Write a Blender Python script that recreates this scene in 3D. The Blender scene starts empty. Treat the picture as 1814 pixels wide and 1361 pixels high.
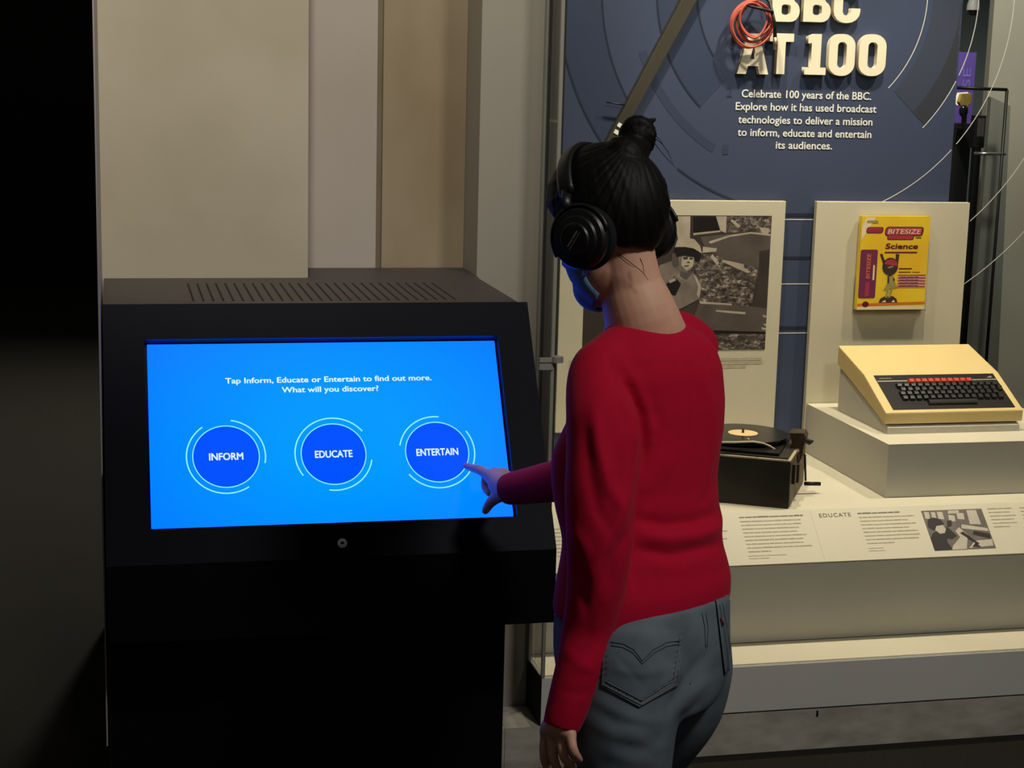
import bpy, bmesh, math, random
import numpy as np
from mathutils import Vector, Matrix
from mathutils.bvhtree import BVHTree

random.seed(7)
SC = bpy.context.scene
COL = SC.collection

# ------------------------------------------------------------------ camera
FPX, YAW, PIT, ROL, H = 3013.6, 0.23059598, 0.1835394, 0.02562093, 1.70
_cy, _sy = math.cos(YAW), math.sin(YAW)
FWD = Vector((_sy * math.cos(PIT), _cy * math.cos(PIT), -math.sin(PIT)))
_r0 = Vector((_cy, -_sy, 0)); _u0 = _r0.cross(FWD)
RGT = _r0 * math.cos(ROL) + _u0 * math.sin(ROL)
UPV = -_r0 * math.sin(ROL) + _u0 * math.cos(ROL)
CAM = Vector((0, 0, H))
cam_d = bpy.data.cameras.new('camera'); cam = bpy.data.objects.new('camera', cam_d); COL.objects.link(cam)
cam_d.sensor_width = 36; cam_d.lens = FPX / 1814 * 36; cam_d.clip_start = 0.05; cam_d.clip_end = 60
cam.matrix_world = Matrix(((RGT.x, UPV.x, -FWD.x, CAM.x), (RGT.y, UPV.y, -FWD.y, CAM.y), (RGT.z, UPV.z, -FWD.z, CAM.z), (0, 0, 0, 1)))
SC.camera = cam

# ------------------------------------------------------------------ world, lamps, exposure
SC.view_settings.view_transform = 'Standard'
SC.view_settings.look = 'None'
SC.view_settings.gamma = 1.0
SC.view_settings.use_curve_mapping = False
SC.view_settings.exposure = 0.0
W = bpy.data.worlds.new('gallery_dark'); SC.world = W; W.use_nodes = True
W.node_tree.nodes['Background'].inputs[0].default_value = (1.0, 0.93, 0.82, 1)
W.node_tree.nodes['Background'].inputs[1].default_value = 0.040


def area(name, loc, target, size, power, col, spread=180):
    d = bpy.data.lights.new(name, 'AREA'); d.shape = 'DISK'; d.size = size; d.energy = power; d.color = col
    d.spread = math.radians(spread)
    o = bpy.data.objects.new(name, d); COL.objects.link(o); o.location = loc
    o.rotation_euler = (Vector(target) - Vector(loc)).to_track_quat('-Z', 'Y').to_euler()
    return o


def spot(name, loc, target, power, col, angle=60, blend=0.6, radius=0.05):
    d = bpy.data.lights.new(name, 'SPOT'); d.energy = power; d.color = col
    d.spot_size = math.radians(angle); d.spot_blend = blend; d.shadow_soft_size = radius
    o = bpy.data.objects.new(name, d); COL.objects.link(o); o.location = loc
    o.rotation_euler = (Vector(target) - Vector(loc)).to_track_quat('-Z', 'Y').to_euler()
    return o


WARM = (1.0, 0.88, 0.69); ROOM = (1.0, 0.93, 0.81); NEUT = (1.0, 0.95, 0.87)
spot('alcove_spot', (0.16, 2.1, 3.4), (0.28, 3.95, 2.0), 140, ROOM, 54, 0.8, 0.12)
area('corridor_light', (0.75, 9.2, 3.1), (-0.6, 6.0, 0.0), 0.35, 60, ROOM, 140)
area('room_light', (1.95, 0.9, 3.6), (1.2, 3.2, 0.5), 0.5, 21, NEUT, 130)
for i, (sx, tx, pw) in enumerate(((1.45, 1.5, 88), (2.10, 2.0, 102), (2.80, 2.5, 90))):
    spot('case_spot', (sx, 4.28, 2.85), (tx, 4.62, 0.9), pw, WARM, 74, 0.8, 0.035)
spot('far_spot', (3.3, 5.6, 3.4), (4.1, 7.0, 1.7), 230, ROOM, 60, 0.9, 0.1)
spot('banner_fill', (3.3, 7.3, 3.0), (4.15, 8.0, 1.75), 150, NEUT, 75, 0.9, 0.1)  # added lamp, brightens the otherwise unlit banner


# ------------------------------------------------------------------ pixel helpers (1814 x 1361)
def ray(x, y):
    return FWD + RGT * ((x - 907) / FPX) - UPV * ((y - 680.5) / FPX)


def at(x, y, X=None, Y=None, Z=None):
    d = ray(x, y)
    t = (X - CAM.x) / d.x if X is not None else (Y - CAM.y) / d.y if Y is not None else (Z - CAM.z) / d.z
    return CAM + d * t


def dep(x, y, d):
    return CAM + ray(x, y) * d


def proj(p):
    v = Vector(p) - CAM; z = v.dot(FWD)
    return 907 + FPX * v.dot(RGT) / z, 680.5 - FPX * v.dot(UPV) / z


# ------------------------------------------------------------------ materials
def lin(c):
    return tuple((v / 12.92 if v <= 0.04045 else ((v + 0.055) / 1.055) ** 2.4) for v in (x / 255 for x in c))


def mat(name, rgb, rough=0.6, metal=0.0, spec=0.4, var=0.0, vscale=6.0, bump=0.0, bscale=60.0, sheen=0.0, sss=0.0, stretch=None, rgb2=None, det=3.0):
    m = bpy.data.materials.new(name); m.use_nodes = True
    nt = m.node_tree; b = nt.nodes['Principled BSDF']
    c = lin(rgb)
    b.inputs['Base Color'].default_value = (*c, 1); b.inputs['Roughness'].default_value = rough
    b.inputs['Metallic'].default_value = metal; b.inputs['Specular IOR Level'].default_value = spec
    if sheen: b.inputs['Sheen Weight'].default_value = sheen
    if sss:
        b.inputs['Subsurface Weight'].default_value = sss; b.inputs['Subsurface Radius'].default_value = (0.012, 0.005, 0.003); b.inputs['Subsurface Scale'].default_value = 1.0
    tc = nt.nodes.new('ShaderNodeTexCoord'); mp = nt.nodes.new('ShaderNodeMapping')
    nt.links.new(tc.outputs['Object'], mp.inputs[0])
    if stretch: mp.inputs['Scale'].default_value = stretch
    if var:
        n = nt.nodes.new('ShaderNodeTexNoise'); n.inputs['Scale'].default_value = vscale; n.inputs['Detail'].default_value = det
        nt.links.new(mp.outputs[0], n.inputs['Vector'])
        r = nt.nodes.new('ShaderNodeValToRGB'); nt.links.new(n.outputs[0], r.inputs[0])
        c2 = lin(rgb2) if rgb2 else tuple(v * (1 - var) for v in c)
        r.color_ramp.elements[0].position = 0.33; r.color_ramp.elements[1].position = 0.67
        r.color_ramp.elements[0].color = (*c2, 1); r.color_ramp.elements[1].color = (*c, 1)
        nt.links.new(r.outputs[0], b.inputs['Base Color'])
    if bump:
        n = nt.nodes.new('ShaderNodeTexNoise'); n.inputs['Scale'].default_value = bscale; n.inputs['Detail'].default_value = 4
        nt.links.new(mp.outputs[0], n.inputs['Vector'])
        bp = nt.nodes.new('ShaderNodeBump'); bp.inputs['Strength'].default_value = bump; bp.inputs['Distance'].default_value = 0.004
        nt.links.new(n.outputs[0], bp.inputs['Height']); nt.links.new(bp.outputs[0], b.inputs['Normal'])
    return m


def emit(name, rgb_lin, strength=1.0):
    m = bpy.data.materials.new(name); m.use_nodes = True
    b = m.node_tree.nodes['Principled BSDF']
    b.inputs['Base Color'].default_value = (0.002, 0.002, 0.003, 1); b.inputs['Roughness'].default_value = 0.45; b.inputs['Specular IOR Level'].default_value = 0.03
    b.inputs['Emission Color'].default_value = (*rgb_lin, 1); b.inputs['Emission Strength'].default_value = strength
    return m


def glass(name, tint=(1, 1, 1), refl=1.0):
    m = bpy.data.materials.new(name); m.use_nodes = True; nt = m.node_tree; nt.nodes.clear()
    o = nt.nodes.new('ShaderNodeOutputMaterial'); mx = nt.nodes.new('ShaderNodeMixShader'); fr = nt.nodes.new('ShaderNodeFresnel')
    fr.inputs['IOR'].default_value = 1.4
    t = nt.nodes.new('ShaderNodeBsdfTransparent'); t.inputs[0].default_value = (*tint, 1)
    g = nt.nodes.new('ShaderNodeBsdfGlossy'); g.inputs['Roughness'].default_value = 0.02
    mu = nt.nodes.new('ShaderNodeMath'); mu.operation = 'MULTIPLY'; mu.inputs[1].default_value = refl
    nt.links.new(fr.outputs[0], mu.inputs[0]); nt.links.new(mu.outputs[0], mx.inputs[0])
    nt.links.new(t.outputs[0], mx.inputs[1]); nt.links.new(g.outputs[0], mx.inputs[2]); nt.links.new(mx.outputs[0], o.inputs[0])
    return m


# ------------------------------------------------------------------ object helpers
def tag(o, label=None, cat=None, group=None, kind=None):
    if label: o['label'] = label
    if cat: o['category'] = cat
    if group: o['group'] = group
    if kind: o['kind'] = kind
    return o


def thing(name, label, cat, loc=(0, 0, 0), group=None):
    o = bpy.data.objects.new(name, None); COL.objects.link(o); o.location = loc; o.empty_display_size = 0.05
    return tag(o, label, cat, group)


def link(name, me, m, parent=None, smooth=False):
    o = bpy.data.objects.new(name, me); COL.objects.link(o)
    for mm in (m if isinstance(m, (list, tuple)) else [m]):
        me.materials.append(mm)
    if parent is not None:
        o.parent = parent
        o.matrix_parent_inverse = parent_inv(parent)
    if smooth:
        me.polygons.foreach_set('use_smooth', [True] * len(me.polygons))
    return o


def parent_inv(p):
    m = Matrix.Translation(p.location)
    q = p
    return world_of(p).inverted()


def world_of(o):
    m = Matrix.LocRotScale(o.location, o.rotation_euler, o.scale)
    if o.parent is not None:
        m = world_of(o.parent) @ o.matrix_parent_inverse @ m
    return m


def bm_obj(name, bm, m, parent=None, smooth=False):
    bmesh.ops.recalc_face_normals(bm, faces=bm.faces[:])
    me = bpy.data.meshes.new(name); bm.to_mesh(me); bm.free()
    return link(name, me, m, parent, smooth)


def add_box(bm, x0, x1, y0, y1, z0, z1, bev=0.0, mi=0):
    vs = [bm.verts.new((x, y, z)) for x in (x0, x1) for y in (y0, y1) for z in (z0, z1)]
    fs = [bm.faces.new([vs[i] for i in f]) for f in ((0, 1, 3, 2), (4, 6, 7, 5), (0, 4, 5, 1), (2, 3, 7, 6), (0, 2, 6, 4), (1, 5, 7, 3))]
    for f in fs: f.material_index = mi
    if bev:
        es = list({e for f in fs for e in f.edges})
        bmesh.ops.bevel(bm, geom=es, offset=bev, segments=2, profile=0.7, affect='EDGES')
    return fs


def box(name, x0, x1, y0, y1, z0, z1, m, parent=None, bev=0.0):
    bm = bmesh.new(); add_box(bm, x0, x1, y0, y1, z0, z1, bev)
    return bm_obj(name, bm, m, parent)


def add_prism(bm, pts, ext, mi=0):
    """closed polygon pts (3d) extruded by vector ext"""
    a = [bm.verts.new(p) for p in pts]; b = [bm.verts.new(Vector(p) + Vector(ext)) for p in pts]
    n = len(a); fs = [bm.faces.new(a), bm.faces.new(b[::-1])]
    for i in range(n):
        fs.append(bm.faces.new((a[i], b[i], b[(i + 1) % n], a[(i + 1) % n])))
    for f in fs: f.material_index = mi
    return fs


def prism(name, pts, ext, m, parent=None, bev=0.0):
    bm = bmesh.new(); fs = add_prism(bm, pts, ext)
    if bev: bmesh.ops.bevel(bm, geom=bm.edges[:], offset=bev, segments=2, profile=0.7, affect='EDGES')
    return bm_obj(name, bm, m, parent)


def frame_for(d):
    d = d.normalized(); a = Vector((0, 0, 1)) if abs(d.z) < 0.9 else Vector((1, 0, 0))
    x = d.cross(a).normalized(); return x, d.cross(x).normalized()


def add_tube(bm, pts, rad, n=10, caps=True, closed=False, mi=0, flat=1.0):
    pts = [Vector(p) for p in pts]; N = len(pts)
    rad = rad if isinstance(rad, (list, tuple)) else [rad] * N
    rings = []; x = None
    for i, p in enumerate(pts):
        if closed: t = pts[(i + 1) % N] - pts[i - 1]
        else: t = pts[min(i + 1, N - 1)] - pts[max(i - 1, 0)]
        t.normalize()
        if x is None: x, _ = frame_for(t)
        x = (x - t * x.dot(t)).normalized(); y = t.cross(x)
        rings.append([bm.verts.new(p + (x * math.cos(a) + y * math.sin(a) * flat) * rad[i]) for a in (2 * math.pi * k / n for k in range(n))])
    for i in range(N if closed else N - 1):
        A, B = rings[i], rings[(i + 1) % N]
        for k in range(n):
            f = bm.faces.new((A[k], A[(k + 1) % n], B[(k + 1) % n], B[k])); f.material_index = mi
    if caps and not closed:
        bm.faces.new(rings[0][::-1]).material_index = mi; bm.faces.new(rings[-1]).material_index = mi


def tube(name, pts, rad, m, parent=None, n=10, closed=False, flat=1.0):
    bm = bmesh.new(); add_tube(bm, pts, rad, n, True, closed, 0, flat)
    return bm_obj(name, bm, m, parent, True)


def add_lathe(bm, prof, c, ax, n=32, mi=0):
    """prof: list of (radius, height) along axis ax from c"""
    ax = Vector(ax).normalized(); x, y = frame_for(ax); c = Vector(c); rings = []
    for r, h in prof:
        if r < 1e-6: rings.append([bm.verts.new(c + ax * h)])
        else: rings.append([bm.verts.new(c + ax * h + (x * math.cos(a) + y * math.sin(a)) * r) for a in (2 * math.pi * k / n for k in range(n))])
    for A, B in zip(rings, rings[1:]):
        for k in range(n):
            if len(A) == 1 and len(B) == 1: continue
            if len(A) == 1: f = bm.faces.new((A[0], B[(k + 1) % n], B[k]))
            elif len(B) == 1: f = bm.faces.new((A[k], A[(k + 1) % n], B[0]))
            else: f = bm.faces.new((A[k], A[(k + 1) % n], B[(k + 1) % n], B[k]))
            f.material_index = mi


def lathe(name, prof, c, ax, m, parent=None, n=32, smooth=True):
    bm = bmesh.new(); add_lathe(bm, prof, c, ax, n)
    o = bm_obj(name, bm, m, parent, smooth)
    if smooth: sharp(o, 35)
    return o


def sharp(o, deg):
    try:
        o.data.set_sharp_from_angle(angle=math.radians(deg))
    except Exception:
        pass


# ---- text: built-in font turned into mesh
def raw_text(s, bold=0.0, extrude=0.0, space=1.0):
    cu = bpy.data.curves.new('text', 'FONT'); cu.body = s; cu.size = 1.0; cu.offset = bold; cu.extrude = extrude
    cu.space_character = space; cu.resolution_u = 3
    o = bpy.data.objects.new('text', cu); COL.objects.link(o)
    dg = bpy.context.evaluated_depsgraph_get(); dg.update()
    me = bpy.data.meshes.new_from_object(o.evaluated_get(dg))
    v = np.array([tuple(p.co) for p in me.vertices]); f = [tuple(p.vertices) for p in me.polygons]
    bpy.data.objects.remove(o); bpy.data.curves.remove(cu); bpy.data.meshes.remove(me)
    return v, f


class Flat:
    """collects 2d shapes with materials on one plane and makes ONE mesh: origin + x*ax + y*ay + layer*an"""
    def __init__(s, o, ax, ay, step=0.0002):
        s.o = Vector(o); s.ax = Vector(ax).normalized(); s.ay = Vector(ay).normalized(); s.an = s.ax.cross(s.ay).normalized()
        s.v = []; s.f = []; s.mi = []; s.m = []; s.step = step

    def _mi(s, m):
        if m not in s.m: s.m.append(m)
        return s.m.index(m)

    def p(s, x, y, l=0):
        return s.o + s.ax * x + s.ay * y + s.an * (l * s.step)

    def poly(s, pts, m, l=0):
        b = len(s.v); s.v += [tuple(s.p(x, y, l)) for x, y in pts]
        a = sum(pts[i][0] * pts[(i + 1) % len(pts)][1] - pts[(i + 1) % len(pts)][0] * pts[i][1] for i in range(len(pts)))
        idx = list(range(b, b + len(pts)))
        s.f.append(idx if a > 0 else idx[::-1]); s.mi.append(s._mi(m))

    def rect(s, x0, y0, x1, y1, m, l=0, skew=0.0):
        s.poly([(x0, y0), (x1, y0), (x1 + skew, y1), (x0 + skew, y1)], m, l)

    def rrect(s, x0, y0, x1, y1, r, m, l=0, skew=0.0):
        pts = []
        for cx, cy, a0 in ((x1 - r, y0 + r, -90), (x1 - r, y1 - r, 0), (x0 + r, y1 - r, 90), (x0 + r, y0 + r, 180)):
            for k in range(5):
                a = math.radians(a0 + 22.5 * k); y = cy + r * math.sin(a)
                pts.append((cx + r * math.cos(a) + skew * (y - y0), y))
        s.poly(pts, m, l)

    def disc(s, cx, cy, rx, ry, m, l=0, n=40, rot=0.0):
        c, q = math.cos(rot), math.sin(rot)
        s.poly([(cx + rx * math.cos(t) * c - ry * math.sin(t) * q, cy + rx * math.cos(t) * q + ry * math.sin(t) * c) for t in (2 * math.pi * k / n for k in range(n))], m, l)

    def arc(s, cx, cy, r0, r1, a0, a1, m, l=0):
        n = max(8, int(abs(a1 - a0) / 3)); P = []
        for k in range(n + 1):
            a = math.radians(a0 + (a1 - a0) * k / n); P.append((math.cos(a), math.sin(a)))
        for (c0, s0), (c1, s1) in zip(P, P[1:]):
            s.poly([(cx + r0 * c0, cy + r0 * s0), (cx + r1 * c0, cy + r1 * s0), (cx + r1 * c1, cy + r1 * s1), (cx + r0 * c1, cy + r0 * s1)], m, l)

    def line(s, pts, w, m, l=0):
        for (x0, y0), (x1, y1) in zip(pts, pts[1:]):
            d = math.hypot(x1 - x0, y1 - y0) or 1; nx, ny = -(y1 - y0) / d * w / 2, (x1 - x0) / d * w / 2
            s.poly([(x0 - nx, y0 - ny), (x1 - nx, y1 - ny), (x1 + nx, y1 + ny), (x0 + nx, y0 + ny)], m, l)

    def text(s, t, x0, x1, y, cap, m, l=0, bold=0.0, rot=None, shear=0.0, space=1.0):
        """fit to x0..x1, baseline y, capital height cap; rot=(cx,cy,deg) turns it afterwards"""
        v, f = raw_text(t, 0.0, 0.0, space)
        if bold:                                                   # heavier strokes: the same outline laid around itself
            n0 = len(v); V = []; Fs = []
            for i, (ox, oy) in enumerate([(bold * math.cos(q), bold * 0.8 * math.sin(q)) for q in (2 * math.pi * j / 8 for j in range(8))] + [(0, 0)]):
                V.append(v + np.array((ox, oy, 0))); Fs += [tuple(i * n0 + q for q in p) for p in f]
            v = np.concatenate(V); f = Fs
        w0, w1 = v[:, 0].min(), v[:, 0].max(); k = cap / 0.73
        xs = x0 + (v[:, 0] - w0) / (w1 - w0) * (x1 - x0); ys = y + v[:, 1] * k; xs = xs + shear * (ys - y)
        if rot:
            c, q = math.cos(math.radians(rot[2])), math.sin(math.radians(rot[2]))
            dx, dy = xs - rot[0], ys - rot[1]; xs, ys = rot[0] + dx * c - dy * q, rot[1] + dx * q + dy * c
        n1 = n0 if bold else len(v)
        b = len(s.v); s.v += [tuple(s.p(x, yy, l + 0.09 * (i // n1))) for i, (x, yy) in enumerate(zip(xs, ys))]
        for q in f: s.f.append([b + i for i in q]); s.mi.append(s._mi(m))

    def rows(s, x0, x1, y0, step, n, h, m, l=0, last=0.5, seed=1):
        """lines too small to read: word-long strokes"""
        R = random.Random(seed)
        for k in range(n):
            y = y0 - step * k; xe = x0 + (x1 - x0) * (last if k == n - 1 else R.uniform(0.82, 1.0)); x = x0
            while x < xe - 0.002:
                w = R.uniform(0.010, 0.034); w = min(w, xe - x)
                s.rect(x, y, x + w, y + h * R.uniform(0.62, 0.85), m, l); x += w + 0.0016

    def build(s, name, parent=None):
        me = bpy.data.meshes.new(name); me.from_pydata(s.v, [], s.f); me.update()
        o = link(name, me, s.m, parent)
        me.polygons.foreach_set('material_index', s.mi)
        return o


def curve_mesh(loops, ext, o, ax, ay):
    """2d loops (holes allowed) filled and extruded; returned as verts, faces in the plane o, ax, ay (front = +normal)"""
    cu = bpy.data.curves.new('shape', 'CURVE'); cu.dimensions = '2D'; cu.fill_mode = 'BOTH'; cu.extrude = ext / 2
    for L in loops:
        sp = cu.splines.new('POLY'); sp.points.add(len(L) - 1); sp.use_cyclic_u = True
        for q, (x, y) in zip(sp.points, L): q.co = (x, y, 0, 1)
    ob = bpy.data.objects.new('shape', cu); COL.objects.link(ob)
    dg = bpy.context.evaluated_depsgraph_get(); dg.update()
    me = bpy.data.meshes.new_from_object(ob.evaluated_get(dg))
    bpy.data.objects.remove(ob); bpy.data.curves.remove(cu)
    ax = Vector(ax); ay = Vector(ay); an = ax.cross(ay); o = Vector(o)
    for v in me.vertices:
        x, y, z = v.co; v.co = o + ax * x + ay * y + an * (z + ext / 2)
    return me


# ================================================================== SETTING
YB, YL, YR, YC = 3.9813, 3.9455, 4.1448, 3.8391        # wall planes and display case front
XC = 0.9955                                             # left side of the display case
M_wall = mat('painted_wall', (186, 177, 158), 0.75, var=0.10, vscale=3.2, rgb2=(175, 166, 144), bump=0.02, bscale=300)
M_wall2 = mat('painted_wall_grey', (180, 171, 162), 0.75, var=0.08, vscale=2.0, rgb2=(172, 163, 151), bump=0.02, bscale=300)
M_wall3 = mat('stained_wall', (166, 152, 128), 0.8, var=0.2, vscale=3.5, rgb2=(144, 128, 102), stretch=(1, 1, 0.5))
M_wall4 = mat('return_wall', (160, 155, 142), 0.75, var=0.06, vscale=1.5)
M_seam = mat('wall_seam', (120, 110, 90), 0.8, var=0.2, vscale=9)
M_carpet = mat('dark_carpet', (52, 50, 44), 0.95, spec=0.1, var=0.35, vscale=180, bump=0.6, bscale=400)
M_dark = mat('dark_paint', (26, 25, 23), 0.8, spec=0.2, var=0.1, vscale=4)
M_black = mat('black_plastic', (14, 14, 15), 0.45, var=0.1, vscale=20)
M_trim = mat('metal_trim', (150, 149, 140), 0.4, metal=0.0, var=0.1, vscale=12)


def structure(o):
    return tag(o, kind='structure')


structure(box('floor', -9, 9, -3, 14, -0.05, 0.0, M_carpet))
structure(box('wall_back', -9, 9, 13.0, 13.1, 0.0, 3.6, M_dark))
structure(box('wall_left', -0.0345, 0.4314, YL, 5.20, 0.0, 3.3, M_wall))
structure(box('trim_1', -0.0376, -0.0349, 3.32, 4.30, 0.34, 3.3, M_wall2))
structure(box('wall_recess', 0.4316, 0.619, YR - 0.004, 4.30, 0.0, 3.3, M_wall2))
structure(box('trim_2', 0.6192, 0.6338, YR + 0.006, 4.30, 0.0, 3.3, M_seam))
structure(box('wall_recess_right', 0.634, 0.8398, YR, 4.30, 0.0, 3.3, M_wall3))
structure(box('wall_right', 0.8405, XC - 0.004, YB, 4.30, 0.0, 3.3, M_wall4))
M_skirt = mat('scuffed_skirting', (204, 199, 188), 0.7, var=0.45, vscale=9, rgb2=(168, 162, 150), bump=0.05, bscale=40, stretch=(1, 1, 2.5))

# ================================================================== DISPLAY CASE
case = thing('display_case', 'long glass-fronted museum display case on a scuffed grey plinth, right of the kiosk', 'display case', (2.2, 4.3, 0))
XE = 3.6
M_lam = mat('grey_laminate', (228, 226, 220), 0.5, var=0.06, vscale=3)
M_cream = mat('cream_painted_board', (208, 200, 177), 0.6, var=0.05, vscale=5)
M_greyb = mat('grey_painted_board', (196, 192, 180), 0.6, var=0.05, vscale=4)
M_inner = mat('inner_front_panel', (206, 202, 192), 0.55, var=0.06, vscale=3)
M_glass = glass('case_glass', (0.97, 0.985, 0.98), 0.55)
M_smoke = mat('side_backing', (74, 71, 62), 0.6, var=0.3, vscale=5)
box('plinth', XC, XE, YC, 5.2, 0.0, 0.1085, M_skirt, case)
box('plinth', 0.796, 0.9055, YC, YB - 0.001, 0.0, 0.1085, M_skirt, case); box('plinth', 0.9065, XC - 0.0005, YC, YB - 0.001, 0.0, 0.1085, M_skirt, case)
bm = bmesh.new(); add_box(bm, XC + 0.001, XE, YC + 0.001, 5.2, 0.1085, 0.112); o = bm_obj('plinth_groove', bm, M_black, case)
box('base', XC, XE, YC, 5.2, 0.112, 0.2325, M_lam, case, 0.001)
box('base_side', XC - 0.003, XC - 0.0002, YC + 0.002, YB - 0.003, 0.112, 0.2335, M_dark, case)
box('display_floor', XC + 0.008, XE, YC + 0.011, 4.0, 0.2327, 0.2355, M_cream, case)
box('lock', 1.723, 1.728, YC - 0.002, YC, 0.088, 0.103, M_black, case)
ZD = 0.5541
prism('deck', [(XC + 0.012, 4.0063, 0.2356), (XC + 0.012, 4.0063, 0.4432), (XC + 0.012, 4.1283, 0.5525), (XC + 0.012, 4.1285, ZD), (XC + 0.012, 4.835, ZD), (XC + 0.012, 4.835, 0.2356)],
      (XE - XC - 0.012, 0, 0), [M_cream], case)
box('inner_panel', XC + 0.012, XE, 4.0045, 4.0062, 0.2356, 0.4425, M_inner, case)
box('front_pane', XC + 0.006, XE, YC, YC + 0.008, 0.2335, 2.9, M_glass, case)
tag(box('side_pane', XC, XC + 0.006, YC + 0.009, YB - 0.004, 0.2336, 2.9, M_glass, case))
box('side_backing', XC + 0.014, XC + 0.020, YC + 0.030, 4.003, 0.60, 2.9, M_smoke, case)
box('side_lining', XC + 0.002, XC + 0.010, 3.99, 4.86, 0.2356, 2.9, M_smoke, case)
box('corner_post', XC - 0.001, XC + 0.007, YC - 0.0015, YC + 0.009, 0.2336, 2.9, M_trim, case)
box('wall_channel', XC - 0.004, XC + 0.002, YB - 0.020, YB - 0.001, 0.2336, 2.9, M_trim, case)
box('edge_strip', XC + 0.0061, XC + 0.010, YC + 0.016, YC + 0.026, 0.2356, 2.9, M_trim, case)
bm = bmesh.new()
z0 = at(975, 636, X=XC)[2]
add_box(bm, XC - 0.030, XC + 0.012, YC - 0.006, YC - 0.0016, z0 - 0.006, z0 + 0.006, 0.001)
add_box(bm, XC - 0.030, XC + 0.004, YC - 0.005, YC - 0.0016, z0 - 0.024, z0 - 0.009, 0.001)
add_lathe(bm, [(0.001, -0.002), (0.014, -0.002), (0.014, 0.012), (0.001, 0.012)], (XC + 0.014, YC - 0.004, z0 - 0.004), (0, 0, 1), 16)
bm_obj('glass_clamp', bm, M_trim, case)
z1 = at(980, 215, X=XC)[2]
box('shelf_clip', XC + 0.0061, XC + 0.013, YC + 0.03, YB - 0.03, z1 - 0.003, z1 + 0.003, M_cream, case)
YW = 4.835
box('rear_pane', 2.509, XE, YW, YW + 0.008, ZD + 0.0005, 2.9, M_glass, case)

# ------------------------------------------------------------------ graphic back panel with raised title
panel = thing('graphic_panel', 'dark blue graphic panel with ring pattern and cream raised title, at the case back', 'display panel', (1.8, YW + 0.02, 1.6))
M_blue = mat('blue_print', (58, 68, 94), 0.55, var=0.12, vscale=2.0)
M_blue2 = mat('blue_print_dark', (48, 58, 84), 0.55, var=0.08, vscale=2)
M_blue3 = mat('blue_print_grey', (55, 62, 81), 0.55, var=0.08, vscale=2)
M_blue4 = mat('grey_print', (50, 52, 62), 0.55, var=0.08, vscale=2)
M_navy = mat('navy_line', (28, 34, 54), 0.6, var=0.1, vscale=10)
M_pale = mat('pale_line', (205, 205, 200), 0.5, var=0.05, vscale=10)
M_letter = mat('cream_letter', (232, 222, 196), 0.5, var=0.03, vscale=8)
XP = 2.506
box('backboard', XC + 0.02, XP, YW, YW + 0.02, ZD + 0.0006, 2.9, M_blue, panel)
AX, AZ = 2.0, 1.94
F = Flat((0, YW - 0.0006, 0), (1, 0, 0), (0, 0, 1), 0.0003)


def band(r0, r1, a0, a1, m, l):
    n = max(10, int(abs(a1 - a0))); P = [math.radians(a0 + (a1 - a0) * k / n) for k in range(n + 1)]
    for a, b in zip(P, P[1:]):
        q = [(AX + r * math.cos(t), AZ + r * math.sin(t)) for r, t in ((r0, a), (r1, a), (r1, b), (r0, b))]
        if max(p[0] for p in q) < XP - 0.001 and min(p[0] for p in q) > XC + 0.022: F.poly(q, m, l)


[band(r / 100, r / 100 + 0.01, -43, 60, M_blue3, 0) for r in range(41, 50)]; [band(r / 200, r / 200 + 0.005, -43, 60, M_blue4, 0) for r in range(100, 111)]; band(0.345, 0.465, -225, -133, M_blue2, 0)
band(0.628, 0.757, -230, -142, M_blue2, 0)
band(0.52, 0.545, -160, -120, M_blue2, 0)
for r, a0, a1, m in ((0.34, -225, -146, M_navy), (0.463, -225, -133, M_navy), (0.629, -230, -149, M_navy), (0.643, -126, -106, M_navy), (0.760, -170, -140, M_navy),
                     (0.389, -44, 60, M_pale), (0.558, -44, 60, M_pale), (0.676, -66, 60, M_pale), (0.889, -50, -20, M_pale), (1.043, -57, -30, M_pale)):
    w = 0.0014 if m is M_pale else 0.003  # arcs paint the disc edges: pale where lit, navy where shaded
    band(r - w, r + w, a0, a1, m, 1)
for y, w, m in ((381, 0.010, M_navy), (389, 0.003, M_pale), (457, 0.009, M_navy), (503, 0.003, M_pale), (581, 0.010, M_navy), (590, 0.003, M_pale)):
    z = at(1410, y, Y=YW)[2]; F.rect(XC + 0.03, z - w / 2, XP - 0.002, z + w / 2, m, 1)
M_refl_num = mat('reflected_numerals', (50, 59, 82), 0.55, var=0.1, vscale=6)  # faint numerals of a glass reflection, painted onto the panel
for t, px, py in (('8', 1297, 78), ('2', 1292, 163), ('1', 1285, 265)):
    p = at(px, py, Y=YW); F.text(t, p[0] - 0.009, p[0] + 0.009, p[2] - 0.014, 0.030, M_refl_num, 1, 0.01)
F.build('ring_pattern', panel)
# painted lit edges carry on over the clear rear pane as pale arcs
F = Flat((0, YW - 0.0006, 0), (1, 0, 0), (0, 0, 1), 0.0003)
for r, a0, a1 in ((0.558, -30, 20), (0.676, -40, 40), (0.889, -49, -20), (1.043, -57, -30)):
    F = Flat((0, YW - 0.0006, 0), (1, 0, 0), (0, 0, 1), 0.0003)
    n = int((a1 - a0) * 2)
    for k in range(n):
        a, b = math.radians(a0 + k / 2), math.radians(a0 + k / 2 + .5)
        q = [(AX + rr * math.cos(t), AZ + rr * math.sin(t)) for rr, t in ((r - .0014, a), (r + .0014, a), (r + .0014, b), (r - .0014, b))]
        if min(p[0] for p in q) > XP + 0.001: F.poly(q, M_pale, 0)
    F.build('ring_line', case)


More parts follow.
